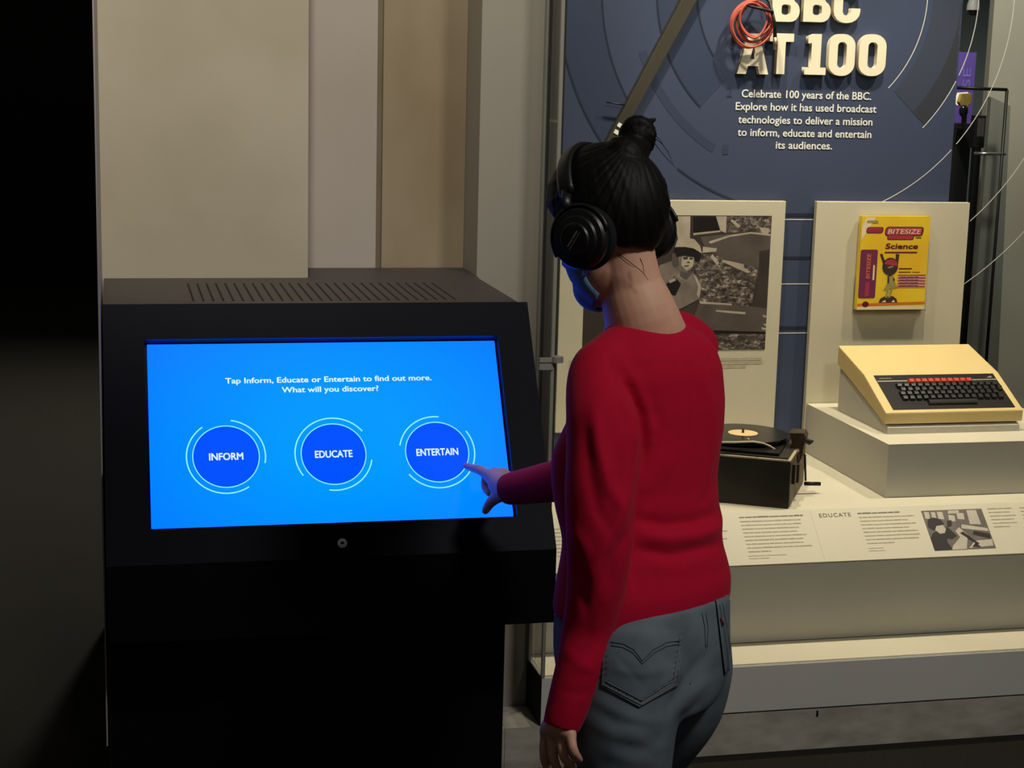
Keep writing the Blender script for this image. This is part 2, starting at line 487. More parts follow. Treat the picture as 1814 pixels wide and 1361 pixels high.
def rr(x0, y0, x1, y1, r, n=6):
    P = []
    for cx, cy, a0 in ((x1 - r, y0 + r, -90), (x1 - r, y1 - r, 0), (x0 + r, y1 - r, 90), (x0 + r, y0 + r, 180)):
        for k in range(n + 1):
            a = math.radians(a0 + 90 * k / n); P.append((cx + r * math.cos(a), cy + r * math.sin(a)))
    return P


def glyph(ch):
    """block letters of height 1, as (loops, width)"""
    if ch == '0': return [rr(0, 0, .62, 1, .29), rr(.205, .19, .415, .81, .10)], .62
    if ch == '1': return [[(0, 0), (.5, 0), (.5, .18), (.365, .18), (.365, 1), (.2, 1), (.06, .93), (.06, .76), (.145, .78), (.145, .18), (0, .18)]], .5
    if ch == 'T': return [[(.21, 0), (.42, 0), (.42, .8), (.63, .8), (.63, 1), (0, 1), (0, .8), (.21, .8)]], .63
    if ch == 'A': return [[(0, 0), (.21, 0), (.255, .2), (.485, .2), (.53, 0), (.74, 0), (.49, 1), (.25, 1)], [(.295, .37), (.37, .74), (.445, .37)]], .74
    if ch == 'B':
        R = [(0, 0), (.42, 0)] + [(.42 + .2 * math.sin(a), .26 - .26 * math.cos(a)) for a in np.linspace(0.3, 2.75, 8)]
        R += [(.38 + .2 * math.sin(a), .76 - .24 * math.cos(a)) for a in np.linspace(0.5, 3.14, 8)] + [(0, 1)]
        return [R, rr(.21, .17, .415, .42, .07), rr(.21, .6, .39, .83, .07)], .62
    if ch == 'C':
        o = rr(0, 0, .62, 1, .29); L = []
        L = [(.62, .36), (.41, .36), (.41, .27), (.38, .2), (.31, .18), (.24, .2), (.21, .27), (.21, .73), (.24, .8), (.31, .82), (.38, .8), (.41, .73), (.41, .64), (.62, .64)]
        L += [(.62, .71), (.6, .82), (.53, .92), (.43, .98), (.31, 1), (.19, .98), (.09, .92), (.02, .82), (0, .71), (0, .29), (.02, .18), (.09, .08), (.19, .02), (.31, 0), (.43, .02), (.53, .08), (.6, .18), (.62, .29)]
        return [L], .62


YT = YW - 0.022
for s, x0, x1, yb, yt in (('A', 1305.5, 1361, 131.3, 59), ('T', 1361, 1403.5, 131.3, 59), ('1', 1424.5, 1462.4, 132.5, 60), ('0', 1466.5, 1512.7, 134.5, 60), ('0', 1519.6, 1567.5, 135, 60.5),
                          ('B', 1367, 1416, 38.5, -35), ('B', 1422.5, 1471, 39, -34), ('C', 1475.7, 1523, 41, -33)):
    a = at(x0, yb, Y=YT); b = at(x1, yb, Y=YT); t = at((x0 + x1) / 2, yt, Y=YT)
    L, w = glyph(s); kx = (b[0] - a[0]) / w; kz = t[2] - (a[2] + b[2]) / 2
    me = curve_mesh([[(x * kx, y * kz) for x, y in q] for q in L], 0.0205, (a[0], YW - 0.0008, (a[2] + b[2]) / 2), (1, 0, 0), (0, 0, 1))
    link('letter', me, M_letter, panel)
F = Flat((0, YW - 0.0016, 0), (1, 0, 0), (0, 0, 1), 0.0003)
M_ink = mat('white_print', (226, 226, 220), 0.5, var=0.02, vscale=30)
for s, x0, x1, yb in (('Celebrate 100 years of the BBC.', 1313, 1543, 174.5), ('Explore how it has used broadcast', 1302.5, 1552, 197), ('technologies to deliver a mission', 1307, 1545, 220),
                      ('to inform, educate and entertain', 1306, 1543, 242.5), ('its audiences.', 1373.5, 1473.5, 264)):
    a = at(x0, yb, Y=YW); b = at(x1, yb, Y=YW); F.text(s, a[0], b[0], (a[2] + b[2]) / 2, 0.0235, M_ink, 0, 0.018)
F.build('intro_text', panel)

# ------------------------------------------------------------------ label strips along the front of the deck
SO = Vector((0, 4.0053, 0.4449)); SU = Vector((0, 0.122, 0.1093)).normalized()
SN = Vector((1, 0, 0)).cross(SU)
M_label = mat('cream_label_print', (214, 206, 183), 0.55, var=0.03, vscale=6)
M_grey_ink = mat('grey_print', (166, 156, 128), 0.6, var=0.1, vscale=60)
M_dark_ink = mat('dark_print', (112, 103, 86), 0.6, var=0.1, vscale=60)
M_photo_d = mat('photo_black', (40, 35, 33), 0.45, var=0.2, vscale=25)
M_photo_m = mat('photo_grey', (112, 103, 98), 0.45, var=0.25, vscale=30)
M_photo_l = mat('photo_pale', (196, 186, 168), 0.45, var=0.12, vscale=30)


def strip(x0, x1, label):
    t = thing('label_strip', label, 'information label', SO + Vector(((x0 + x1) / 2, 0, 0)))
    pts = [SO + Vector((x0, 0, 0)) + SN * 0.0005, SO + Vector((x0, 0, 0)) + SU * 0.1638 + SN * 0.0005]
    prism('board', [pts[0], pts[1], pts[1] + SN * 0.003, pts[0] + SN * 0.003], (x1 - x0, 0, 0), M_label, t)
    return t, Flat(SO + SN * 0.0039, (1, 0, 0), SU, 0.0003)


tl, F = strip(1.02, 1.7958, 'cream sloped text label below the record machine, left of the EDUCATE label')
F.rows(1.40, 1.553, 0.128, 0.0117, 7, 0.004, M_grey_ink, 0, 0.8, 3)
F.build('text_block', tl); F = Flat(SO + SN * 0.0039, (1, 0, 0), SU, 0.0003)
F.rows(1.5915, 1.772, 0.1445, 0.02, 1, 0.005, M_dark_ink, 0, 1.0, 4)
F.rows(1.5915, 1.775, 0.1315, 0.0117, 9, 0.0042, M_grey_ink, 0, 0.35, 5)
F.rows(1.589, 1.70, 0.0255, 0.008, 2, 0.0025, M_grey_ink, 0, 0.5, 6)
F.build('text_block', tl); F = Flat(SO + SN * 0.0039, (1, 0, 0), SU, 0.0003)
F.rows(1.08, 1.30, 0.13, 0.0117, 8, 0.0042, M_grey_ink, 0, 0.5, 8)
F.build('text_block', tl)
tr, F = strip(1.7962, 3.2, 'cream sloped text label headed EDUCATE, with a small classroom photo')
F.text('EDUCATE', 1.8185, 1.909, 0.1375, 0.0125, mat('heading_print', (96, 90, 78), 0.6, var=0.05, vscale=60), 0, 0.004, space=1.15)
F.build('heading', tr); F = Flat(SO + SN * 0.0039, (1, 0, 0), SU, 0.0003)
F.rows(1.929, 2.052, 0.1435, 0.02, 1, 0.005, M_dark_ink, 0, 1.0, 14)
F.rows(1.929, 2.092, 0.1308, 0.0117, 8, 0.0042, M_grey_ink, 0, 0.5, 15)
F.rows(1.9285, 1.98, 0.034, 0.008, 2, 0.0025, M_grey_ink, 0, 0.9, 16)
F.build('text_block', tr); F = Flat(SO + SN * 0.0039, (1, 0, 0), SU, 0.0003)
F.rows(2.312, 2.392, 0.1435, 0.0117, 6, 0.004, M_grey_ink, 0, 0.6, 17)
F.build('text_block', tr); F = Flat(SO + SN * 0.0039, (1, 0, 0), SU, 0.0003)
F.rows(2.409, 2.60, 0.1435, 0.0117, 8, 0.004, M_grey_ink, 0, 0.5, 18)
F.build('text_block', tr)
F = Flat(SO + SN * 0.0042 + Vector((2.115, 0, 0)) + SU * 0.0195, (1, 0, 0), SU, 0.0002)
pw, ph = 0.180, 0.127
F.rect(0, 0, pw, ph, M_photo_m, 0)
P = lambda pts, m, l: F.poly([(x * pw, y * ph) for x, y in pts], m, l)
for q in ([(.03, .8), (.1, .78), (.12, .96), (.04, .97)], [(.14, .75), (.2, .74), (.22, .95), (.15, .96)], [(.24, .78), (.33, .76), (.34, .95), (.25, .96)], [(.4, .72), (.5, .7), (.52, .85), (.42, .87)],
          [(.55, .76), (.66, .74), (.68, .9), (.56, .92)], [(.72, .62), (.9, .6), (.9, .97), (.74, .97)], [(.42, .9), (.6, .9), (.62, .98), (.44, .98)]): P(q, M_photo_l, 1)
P([(.05, .0), (.3, .0), (.25, .18), (.28, .4), (.16, .5), (.06, .42), (.0, .3), (.0, .0)], M_photo_d, 2)
P([(.02, .6), (.06, .78), (.16, .82), (.27, .76), (.3, .64), (.2, .6), (.16, .52), (.08, .5)], M_photo_d, 3)
P([(.12, .5), (.16, .6), (.27, .62), (.3, .52), (.26, .42), (.18, .4)], M_photo_l, 4)
P([(.24, .3), (.34, .26), (.44, .33), (.36, .52), (.3, .58)], M_photo_d, 2)
P([(.33, .55), (.42, .6), (.44, .74), (.36, .72)], M_photo_d, 2)
P([(.28, .0), (.52, .0), (.62, .36), (.52, .55), (.44, .46), (.48, .3), (.32, .1)], M_photo_l, 3)
P([(.56, .02), (.97, .06), (.99, .22), (.7, .2)], M_photo_l, 3)
P([(.55, .52), (.98, .42), (.98, .5), (.58, .62)], M_photo_l, 3)
P([(.5, .4), (.72, .1), (.76, .12), (.56, .44)], M_photo_d, 4)
P([(.7, .36), (.97, .24), (.98, .36), (.74, .45)], M_photo_d, 3)
P([(.62, .04), (.76, .04), (.7, .16)], M_photo_d, 4)
F.build('photo_print', tr)

# ------------------------------------------------------------------ big photograph board
YP = 4.809
pb = thing('photograph_board', 'tall cream board with a black-and-white photo of a helmeted man', 'display board', (1.6, YP, ZD))
a = at(1392.3, 356.5, Y=YP); XPR, ZPT = a[0] + 0.0005, a[2]
ZPB = at(1371, 758, Y=YP)[2]
XPL = 1.265
M_board = mat('cream_display_board', (199, 191, 167), 0.6, var=0.05, vscale=4)
box('board', XPL, XPR, YP, YP + 0.020, ZPB, ZPT, M_board, pb, 0.002)
for xx in (XPL + 0.10, XPR - 0.12):
    box('foot', xx - 0.02, xx + 0.02, YP + 0.004, YP + 0.018, ZD + 0.0006, ZPB + 0.001, M_board, pb)
x0, x1 = at(1033, 560, Y=YP)[0], at(1367, 382, Y=YP)[0] + 0.0005
z1, z0 = at(1300, 382, Y=YP)[2], at(1355, 619, Y=YP)[2]
pw, ph = x1 - x0, z1 - z0
M_sd = mat('sepia_black', (32, 27, 25), 0.4, var=0.3, vscale=20)
M_sm = mat('sepia_mid', (92, 82, 77), 0.4, var=0.3, vscale=14, rgb2=(76, 67, 62))
M_sdk = mat('sepia_dark', (64, 56, 52), 0.4, var=0.25, vscale=10)
M_sl = mat('sepia_light', (178, 165, 146), 0.4, var=0.25, vscale=20)
M_sg = mat('sepia_grey', (128, 116, 106), 0.4, var=0.35, vscale=25)


def rubble(name):
    m = bpy.data.materials.new(name); m.use_nodes = True; nt = m.node_tree; b = nt.nodes['Principled BSDF']; b.inputs['Roughness'].default_value = 0.4
    tc = nt.nodes.new('ShaderNodeTexCoord'); mp = nt.nodes.new('ShaderNodeMapping'); mp.inputs['Scale'].default_value = (1, 1, 1.8); mp.inputs['Rotation'].default_value = (0, 0.4, 0)
    n = nt.nodes.new('ShaderNodeTexNoise'); n.inputs['Scale'].default_value = 55; n.inputs['Detail'].default_value = 6; n.inputs['Roughness'].default_value = 0.7; n.inputs['Distortion'].default_value = 0.6
    r = nt.nodes.new('ShaderNodeValToRGB'); e = r.color_ramp.elements
    e[0].position = 0.38; e[0].color = (*lin((38, 32, 30)), 1); e[1].position = 0.72; e[1].color = (*lin((205, 192, 172)), 1)
    k = r.color_ramp.elements.new(0.54); k.color = (*lin((92, 82, 76)), 1)
    nt.links.new(tc.outputs['Object'], mp.inputs[0]); nt.links.new(mp.outputs[0], n.inputs['Vector']); nt.links.new(n.outputs[0], r.inputs[0]); nt.links.new(r.outputs[0], b.inputs['Base Color'])
    return m


M_rub = rubble('sepia_rubble')
F = Flat((0, YP - 0.0006, 0), (1, 0, 0), (0, 0, 1), 0.0002)


def px(pts, m, l):
    F.poly([tuple(at(x, y, Y=YP)[k] for k in (0, 2)) for x, y in pts], m, l)


F.rect(x0, z0, x1, z1, M_sdk, 0)
px([(1201, 383), (1223, 383), (1222, 425), (1206, 445), (1196, 400)], M_sl, 1)
px([(1228, 384), (1270, 384), (1276, 409), (1228, 414)], M_sd, 1)
px([(1228, 413), (1276, 408), (1276, 411), (1228, 417)], M_sl, 2)
px([(1268, 383), (1287, 383), (1286, 413), (1276, 409)], M_sl, 2)
px([(1287, 383), (1366, 383), (1364, 415), (1330, 411), (1287, 413)], M_rub, 1)
px([(1296, 388), (1312, 400), (1308, 404), (1294, 392)], M_sl, 2)
px([(1345, 403), (1362, 404), (1361, 414), (1350, 413)], M_sl, 2)
px([(1240, 420), (1280, 416), (1330, 411), (1365, 416), (1362, 460), (1352, 500), (1262, 448), (1250, 440)], M_sm, 2)
px([(1255, 428), (1290, 417), (1330, 411), (1365, 415), (1365, 418), (1330, 414), (1292, 420), (1258, 432)], M_sl, 3)
px([(1345, 445), (1364, 442), (1357, 545), (1334, 545), (1344, 475)], M_sdk, 3)
px([(1236, 450), (1262, 450), (1300, 465), (1342, 474), (1336, 512), (1330, 548), (1240, 538), (1222, 500), (1228, 465)], M_rub, 3)
px([(1245, 437), (1270, 440), (1268, 446), (1244, 448)], M_sl, 4)
px([(1280, 460), (1317, 468), (1318, 474), (1330, 482), (1324, 484), (1280, 464)], M_sl, 4)
px([(1262, 450), (1274, 466), (1270, 470), (1258, 455)], M_sl, 4)
px([(1238, 536), (1300, 540), (1358, 546), (1356, 590), (1260, 586), (1225, 575)], M_sm, 4)
px([(1240, 534), (1296, 538), (1296, 541), (1240, 538)], M_sl, 5)
px([(1268, 549), (1320, 553), (1320, 557), (1295, 555), (1268, 552)], M_sl, 5)
px([(1225, 584), (1355, 588), (1355, 592), (1225, 590)], M_sd, 5)
px([(1225, 590), (1355, 592), (1354, 619), (1225, 620)], M_rub, 4)
for k, (ax_, ay_) in enumerate(((1350, 558), (1352, 573), (1348, 580))): px([(ax_, ay_), (1357, ay_ + 1), (1357, ay_ + 5), (ax_ + 2, ay_ + 4)], M_sl, 5)
# helmeted man at the left edge of the picture
px([(1168, 470), (1190, 462), (1205, 478), (1226, 482), (1234, 490), (1243, 508), (1238, 530), (1215, 542), (1180, 560), (1160, 520)], M_sg, 6)
px([(1178, 505), (1195, 490), (1206, 503), (1196, 524), (1180, 520)], M_sd, 7)
px([(1228, 486), (1233, 490), (1242, 508), (1238, 528), (1234, 522), (1236, 508)], M_sl, 8)
px([(1184, 497), (1196, 492), (1197, 497), (1186, 502)], M_sl, 8)
px([(1194, 450), (1210, 446), (1228, 446), (1231, 462), (1224, 478), (1214, 482), (1200, 476), (1192, 464)], M_sg, 7)
px([(1208, 455), (1229, 456), (1227, 472), (1216, 480), (1206, 470)], M_sl, 9)
px([(1190, 450), (1200, 446), (1203, 470), (1196, 474), (1190, 466)], M_sm, 8)
px([(1209, 456), (1218, 455), (1218, 459), (1211, 460)], M_sdk, 10); px([(1221, 456), (1228, 457), (1226, 460), (1221, 459)], M_sdk, 10); px([(1216, 464), (1221, 463), (1222, 466), (1217, 466)], M_sm, 10)
px([(1211, 470.5), (1221, 469.5), (1219, 472), (1212, 472.5)], M_sm, 10)
px([(1205, 480), (1216, 483), (1222, 478), (1226, 483), (1216, 494), (1204, 488)], M_sm, 10)
px([(1194, 440), (1205, 438), (1226, 440), (1241, 450), (1239, 462), (1231, 464), (1229, 455), (1212, 452), (1198, 455)], M_sd, 11)
px([(1195, 438), (1200, 424), (1214, 420), (1230, 424), (1240, 436), (1243, 449), (1228, 440), (1210, 437)], M_sl, 12)
F.build('photo_print', pb)
F = Flat((0, YP - 0.0016, 0), (1, 0, 0), (0, 0, 1), 0.0003)
a = at(1202, 487, Y=YP); b = at(1213, 494, Y=YP)
F.text('BBC', a[0] - 0.002, a[0] + 0.018, a[2] - 0.006, 0.009, M_sl, 0, 0.01, rot=(a[0], a[2], -32))
F.build('collar_letters', pb); F = Flat((0, YP - 0.0016, 0), (1, 0, 0), (0, 0, 1), 0.0003)
z = at(1300, 637, Y=YP)[2]
for k, xe in enumerate((1349, 1351, 1322)):
    F.rows(1.30, at(xe, 640, Y=YP)[0], z - 0.0115 * k, 0.01, 1, 0.0045, M_grey_ink, 0, 1.0, 30 + k)
F.build('caption', pb)

# ------------------------------------------------------------------ book board, plinth, wedge, book, home computer
ZP, YPF = 0.7059, 4.2272
pl = thing('display_plinth', 'grey box plinth carrying the cream home computer, in front of the book board', 'plinth', (2.5, 4.5, ZD))
box('body', 2.0635, 2.72, YPF, YP - 0.003, ZD + 0.0005, ZP - 0.002, M_greyb, pl, 0.0015)
box('top', 2.0635, 2.72, YPF, YP - 0.003, ZP - 0.002, ZP, M_cream, pl)
bb = thing('book_board', 'tall plain cream board with a yellow science workbook mounted on it, behind the home computer', 'display board', (2.3, YP, ZD))
za = at(1446, 357, Y=YP)[2]
box('board', 2.0600, 2.5655, YP, YP + 0.020, ZD + 0.0006, za, M_board, bb, 0.002)
bk = thing('workbook', 'yellow and purple science workbook mounted on the tall cream board', 'book', (2.31, 4.79, 1.0))
a = at(1527, 383, Y=4.782); b = at(1646.5, 384, Y=4.782); c = at(1519, 549, Y=4.782)
X0, X1, Z1, Z0 = (a[0] + c[0]) / 2, b[0] + 0.004, a[2], c[2]
M_yel = mat('yellow_cover', (226, 196, 44), 0.45, var=0.15, vscale=8, rgb2=(222, 176, 40))
M_pages = mat('page_edges', (216, 206, 176), 0.8, var=0.1, vscale=200, stretch=(1, 40, 1))
M_pur = mat('purple_print', (112, 44, 82), 0.45, var=0.1, vscale=20)
M_mag = mat('crimson_print', (166, 54, 70), 0.45, var=0.1, vscale=20)
M_pink = mat('pink_print', (208, 140, 140), 0.45, var=0.05, vscale=20)
M_bk = mat('dark_red_ink', (88, 26, 30), 0.45, var=0.05, vscale=20)
M_fig = mat('figure_dark', (66, 50, 44), 0.45, var=0.25, vscale=40)
M_figl = mat('figure_olive', (158, 148, 84), 0.45, var=0.25, vscale=60)
M_pcream = mat('cream_print', (224, 206, 172), 0.45, var=0.05, vscale=20)
M_or = mat('orange_print', (214, 112, 40), 0.45, var=0.15, vscale=20)
box('pages', X0 + 0.002, X1 - 0.003, 4.7835, 4.8005, Z0 + 0.002, Z1 - 0.002, M_pages, bk)
bm = bmesh.new(); add_box(bm, X0, X1, 4.782, 4.7833, Z0, Z1); add_box(bm, X0, X1, 4.8007, 4.802, Z0, Z1); add_box(bm, X0 - 0.0012, X0, 4.782, 4.802, Z0, Z1)
bm_obj('cover', bm, M_yel, bk)
bw, bh = X1 - X0, Z1 - Z0
F = Flat((X0, 4.7815, Z0), (1, 0, 0), (0, 0, 1), 0.0001)
Q = lambda pts, m, l: F.poly([(x * bw, y * bh) for x, y in pts], m, l)
Q([(0, .88), (.06, .99), (.2, .99), (.0, .74)], M_pcream, 0); Q([(0, .0), (1, .0), (1, .04), (0, .035)], M_pcream, 0)
F.rect(.07 * bw, .925 * bh, .235 * bw, .955 * bh, M_figl, 1)
F.rrect(.06 * bw, .82 * bh, .31 * bw, .885 * bh, .008, M_bk, 1, 0.15); F.rrect(.072 * bw, .827 * bh, .30 * bw, .878 * bh, .007, M_mag, 2, 0.15)
F.text('GCSE', .10 * bw, .29 * bw, .835 * bh, .0075, M_pur, 3, 0.01)
F.rrect(.335 * bw, .79 * bh, .90 * bw, .89 * bh, .010, M_bk, 1, 0.12); F.rrect(.35 * bw, .797 * bh, .885 * bw, .883 * bh, .009, M_mag, 2, 0.12)
F.rrect(.375 * bw, .75 * bh, .77 * bw, .80 * bh, .006, M_bk, 1, 0.1); F.rrect(.385 * bw, .756 * bh, .76 * bw, .80 * bh, .006, M_mag, 2, 0.1)
F.rect(.80 * bw, .768 * bh, .885 * bw, .778 * bh, M_bk, 1)
F.text('BITESIZE', .38 * bw, .86 * bw, .815 * bh, .0150, M_pcream, 3, 0.01, shear=0.25)
F.text('Science', .36 * bw, .84 * bw, .655 * bh, .0165, M_bk, 1, 0.03, shear=0.12)
F.rect(.355 * bw, .608 * bh, .835 * bw, .622 * bh, M_bk, 1)
F.rrect(.004 * bw, .125 * bh, .255 * bw, .645 * bh, .006, M_pur, 1)
F.text('BITESIZE', .0, .075, .0, .0125, M_or, 2, 0.02, rot=(.0, .0, 90), shear=0.15)
n_b = len(F.v)
off = F.ax * (.155 * bw) + F.ay * (.335 * bh)
k0 = n_b - 1
# shift the rotated title into the purple block
vs = F.v
first = next(i for i, mi in enumerate(F.mi) if F.m[mi] is M_or)
idx = sorted({i for fi, mi in zip(F.f, F.mi) if F.m[mi] is M_or for i in fi})
for i in idx: vs[i] = tuple(Vector(vs[i]) + off)
F.rrect(.10 * bw, .145 * bh, .16 * bw, .30 * bh, .003, M_mag, 2)
F.rect(.20 * bw, .32 * bh, .225 * bw, .48 * bh, M_pcream, 2)
Q([(0, .04), (1, .06), (1, .085), (0, .065)], M_or, 1); F.disc(.12 * bw, .058 * bh, .011, .009, M_bk, 2)
# plain little toy figure
Q([(.285, .60), (.325, .60), (.375, .51), (.345, .49)], M_fig, 2); Q([(.52, .60), (.575, .595), (.565, .49), (.525, .50)], M_fig, 2)
F.disc(.45 * bw, .465 * bh, .026, .027, M_fig, 3); Q([(.36, .49), (.39, .53), (.47, .545), (.54, .52), (.555, .47), (.46, .48)], M_mag, 4)
Q([(.39, .44), (.52, .44), (.50, .38), (.45, .355), (.41, .385)], M_fig, 4); Q([(.41, .455), (.49, .475), (.50, .46), (.43, .445)], M_figl, 5)
Q([(.42, .365), (.50, .37), (.53, .30), (.58, .235), (.47, .225), (.37, .205), (.42, .28)], M_figl, 4); Q([(.42, .36), (.445, .36), (.45, .28), (.425, .285)], M_fig, 5); Q([(.50, .36), (.535, .32), (.51, .30)], M_fig, 5)
Q([(.42, .22), (.455, .225), (.435, .13), (.40, .13)], M_figl, 5); Q([(.48, .225), (.51, .225), (.475, .13), (.445, .13)], M_figl, 5)
Q([(.31, .075), (.59, .075), (.575, .115), (.52, .145), (.40, .145), (.335, .12)], M_fig, 4); Q([(.35, .08), (.42, .08), (.41, .105)], M_pcream, 5); Q([(.50, .08), (.56, .08), (.53, .105)], M_pcream, 5)
F.rect(.58 * bw, .435 * bh, .775 * bw, .447 * bh, M_bk, 1); F.rect(.58 * bw, .40 * bh, .76 * bw, .408 * bh, M_bk, 1); F.rect(.78 * bw, .40 * bh, .895 * bw, .406 * bh, M_bk, 1)
F.rect(.575 * bw, .235 * bh, .985 * bw, .375 * bh, M_pink, 1)
for k in range(5): F.rect(.575 * bw, (.367 - .031 * k) * bh, .985 * bw, (.375 - .031 * k) * bh, M_bk, 2)
for k in range(4): F.rows(.60 * bw, .88 * bw, (.347 - .031 * k) * bh, .01, 1, .003, M_bk, 2, 1.0, 50 + k)
F.build('cover_print', bk)
M_clear = glass('clear_acrylic', (0.93, 0.95, 0.95), 0.5)
bm = bmesh.new()
add_box(bm, X0 - 0.004, X1 + 0.004, 4.8025, 4.8065, Z0 - 0.014, Z0 + 0.10); add_box(bm, X0 - 0.004, X1 + 0.004, 4.779, 4.8025, Z0 - 0.004, Z0 - 0.001); add_box(bm, X0 + 0.05, X0 + 0.07, 4.806, 4.8088, Z0 + 0.02, Z0 + 0.06)
ho = bm_obj('book_holder', bm, M_clear); tag(ho, 'clear acrylic ledge holding the yellow workbook against the cream board', 'book holder')

# wedge under the computer
YF, YK = 4.353, 4.70
CX0, CX1 = 2.1110, 2.5405
wd = prism('wedge_stand', [(CX0 + 0.008, YF, ZP + 0.0005), (CX0 + 0.008, YF, ZP + 0.019), (CX0 + 0.008, YK, ZP + 0.128), (CX0 + 0.008, YK, ZP + 0.0005)], (CX1 - CX0 - 0.018, 0, 0), M_greyb)
tag(wd, 'grey wedge-shaped stand tilting the cream home computer on its plinth', 'display stand')
comp = thing('home_computer', 'cream home computer with black keys and a red key row, on a wedge stand', 'computer', (2.3, 4.5, ZP + 0.1))
M_case = mat('aged_cream_plastic', (216, 192, 132), 0.45, var=0.06, vscale=4, bump=0.05, bscale=500)
M_key = mat('black_key', (30, 29, 28), 0.3, spec=0.9, var=0.1, vscale=30)
M_redk = mat('red_key', (196, 62, 34), 0.45, var=0.1, vscale=60)
M_kp = mat('black_panel', (22, 20, 18), 0.4, var=0.1, vscale=10)
yf, yk = 4.358, 4.706
zfb, zft, zkt, zkb = 0.7335, 0.7675, 0.9040, 0.847
ybk, zbk = 4.516, 0.8500
prof = [(yf, zfb), (yf - 0.003, zft), (ybk, zbk), (yk, zkt), (yk, zkb)]
bm = bmesh.new(); add_prism(bm, [(CX0, y, z) for y, z in prof], (CX1 - CX0, 0, 0))
bmesh.ops.bevel(bm, geom=bm.edges[:], offset=0.004, segments=2, profile=0.6, affect='EDGES')
bm_obj('case', bm, M_case, comp)
box('badge', CX0 + 0.02, CX0 + 0.021, yf, yf + 0.001, zfb + 0.01, zfb + 0.011, M_case, comp)
KO = Vector((0, yf - 0.003, zft)); KU = Vector((0, ybk - yf + 0.003, zbk - zft)); KL = KU.length; KU.normalize(); KN = Vector((1, 0, 0)).cross(KU)


def kpt(x, y):
    d = ray(x, y); t = (KO - CAM).dot(KN) / d.dot(KN); p = CAM + d * t; return p.x, (p - KO).dot(KU)


def kbox(bm, x0, x1, v0, v1, h0, h1, bev=0.0):
    q = [KO + Vector((x, 0, 0)) + KU * v + KN * h0 for x, v in ((x0, v0), (x1, v0), (x1, v1), (x0, v1))]
    if bev:
        A = [bm.verts.new(p) for p in q]
        q2 = [KO + Vector((x, 0, 0)) + KU * v + KN * h1 for x, v in ((x0 + bev, v0 + bev), (x1 - bev, v0 + bev), (x1 - bev, v1 - bev), (x0 + bev, v1 - bev))]
        B = [bm.verts.new(p) for p in q2]
        bm.faces.new(A[::-1]); bm.faces.new(B)
        for i in range(4): bm.faces.new((A[i], A[(i + 1) % 4], B[(i + 1) % 4], B[i]))
    else:
        add_prism(bm, q, KN * (h1 - h0))


ka = kpt(1547.4, 666.5); kb = kpt(1583, 727.5); kc = kpt(1796.6, 721); kd = kpt(1759, 662)
kx0, kx1 = (ka[0] + kb[0]) / 2, (kc[0] + kd[0]) / 2; kv0, kv1 = (kb[1] + kc[1]) / 2, min((ka[1] + kd[1]) / 2, KL - 0.004)
bm = bmesh.new(); kbox(bm, kx0, kx1, kv0, kv1, 0.0002, 0.0016); bm_obj('keyboard_panel', bm, M_kp, comp)
M_sil = mat('silver_stripe', (186, 178, 150), 0.35, metal=0.5, var=0.05, vscale=20)
va = kpt(1555, 676.5)[1]
bm = bmesh.new(); kbox(bm, kx0 + 0.001, kx1 - 0.001, va - 0.003, va + 0.0015, 0.0017, 0.0022); bm_obj('stripe', bm, M_sil, comp)
F = Flat(KO + KN * 0.0022, (1, 0, 0), KU, 0.0001)
M_name = mat('faint_print', (120, 112, 92), 0.5, var=0.1, vscale=50)
F.rows(kx0 + 0.012, kx0 + 0.05, va + 0.010, 0.01, 1, 0.006, M_name, 0, 1.0, 71); F.build('name_strip', comp); F = Flat(KO + KN * 0.0022, (1, 0, 0), KU, 0.0001)
F.poly([(kx1 - 0.03, va + 0.008), (kx1 - 0.012, va + 0.008), (kx1 - 0.012, va + 0.018)], M_sil, 0)
F.build('emblem', comp)


def keymesh(w, d, h):
    bm = bmesh.new(); a = [bm.verts.new((x * w / 2, y * d / 2, 0)) for x, y in ((-1, -1), (1, -1), (1, 1), (-1, 1))]
    t = [bm.verts.new((x * w / 2 * 0.74, y * d / 2 * 0.78, h - (0.0022 if y < 0 else 0.0))) for x, y in ((-1, -1), (1, -1), (1, 1), (-1, 1))]
    m0 = [bm.verts.new((x * w / 2 * 0.74, d * 0.05, h)) for x in (-1, 1)]
    bm.faces.new(a[::-1]); bm.faces.new((t[0], t[1], m0[1], m0[0])); bm.faces.new((m0[0], m0[1], t[2], t[3]))
    bm.faces.new((t[1], t[2], m0[1])); bm.faces.new((t[3], t[0], m0[0]))
    for i in range(4): bm.faces.new((a[i], a[(i + 1) % 4], t[(i + 1) % 4], t[i]))
    me = bpy.data.meshes.new('key'); bm.to_mesh(me); bm.free(); return me


Kmat = Matrix((( 1, KU.x, KN.x), (0, KU.y, KN.y), (0, KU.z, KN.z)))
me_k = keymesh(0.0175, 0.0165, 0.010); me_k.materials.append(M_key)
me_r = keymesh(0.0195, 0.0150, 0.011); me_r.materials.append(M_redk)
pinv = world_of(comp).inverted()


def put_key(name, me, x, v):
    o = bpy.data.objects.new(name, me); COL.objects.link(o); o.parent = comp; o.matrix_parent_inverse = pinv
    p = KO + Vector((x, 0, 0)) + KU * v + KN * 0.0018
    o.matrix_basis = Matrix.Translation(p) @ Kmat.to_4x4(); return o


def K(zx, zy): return kpt(1470 + zx / 5.273, 590 + zy / 5.273)


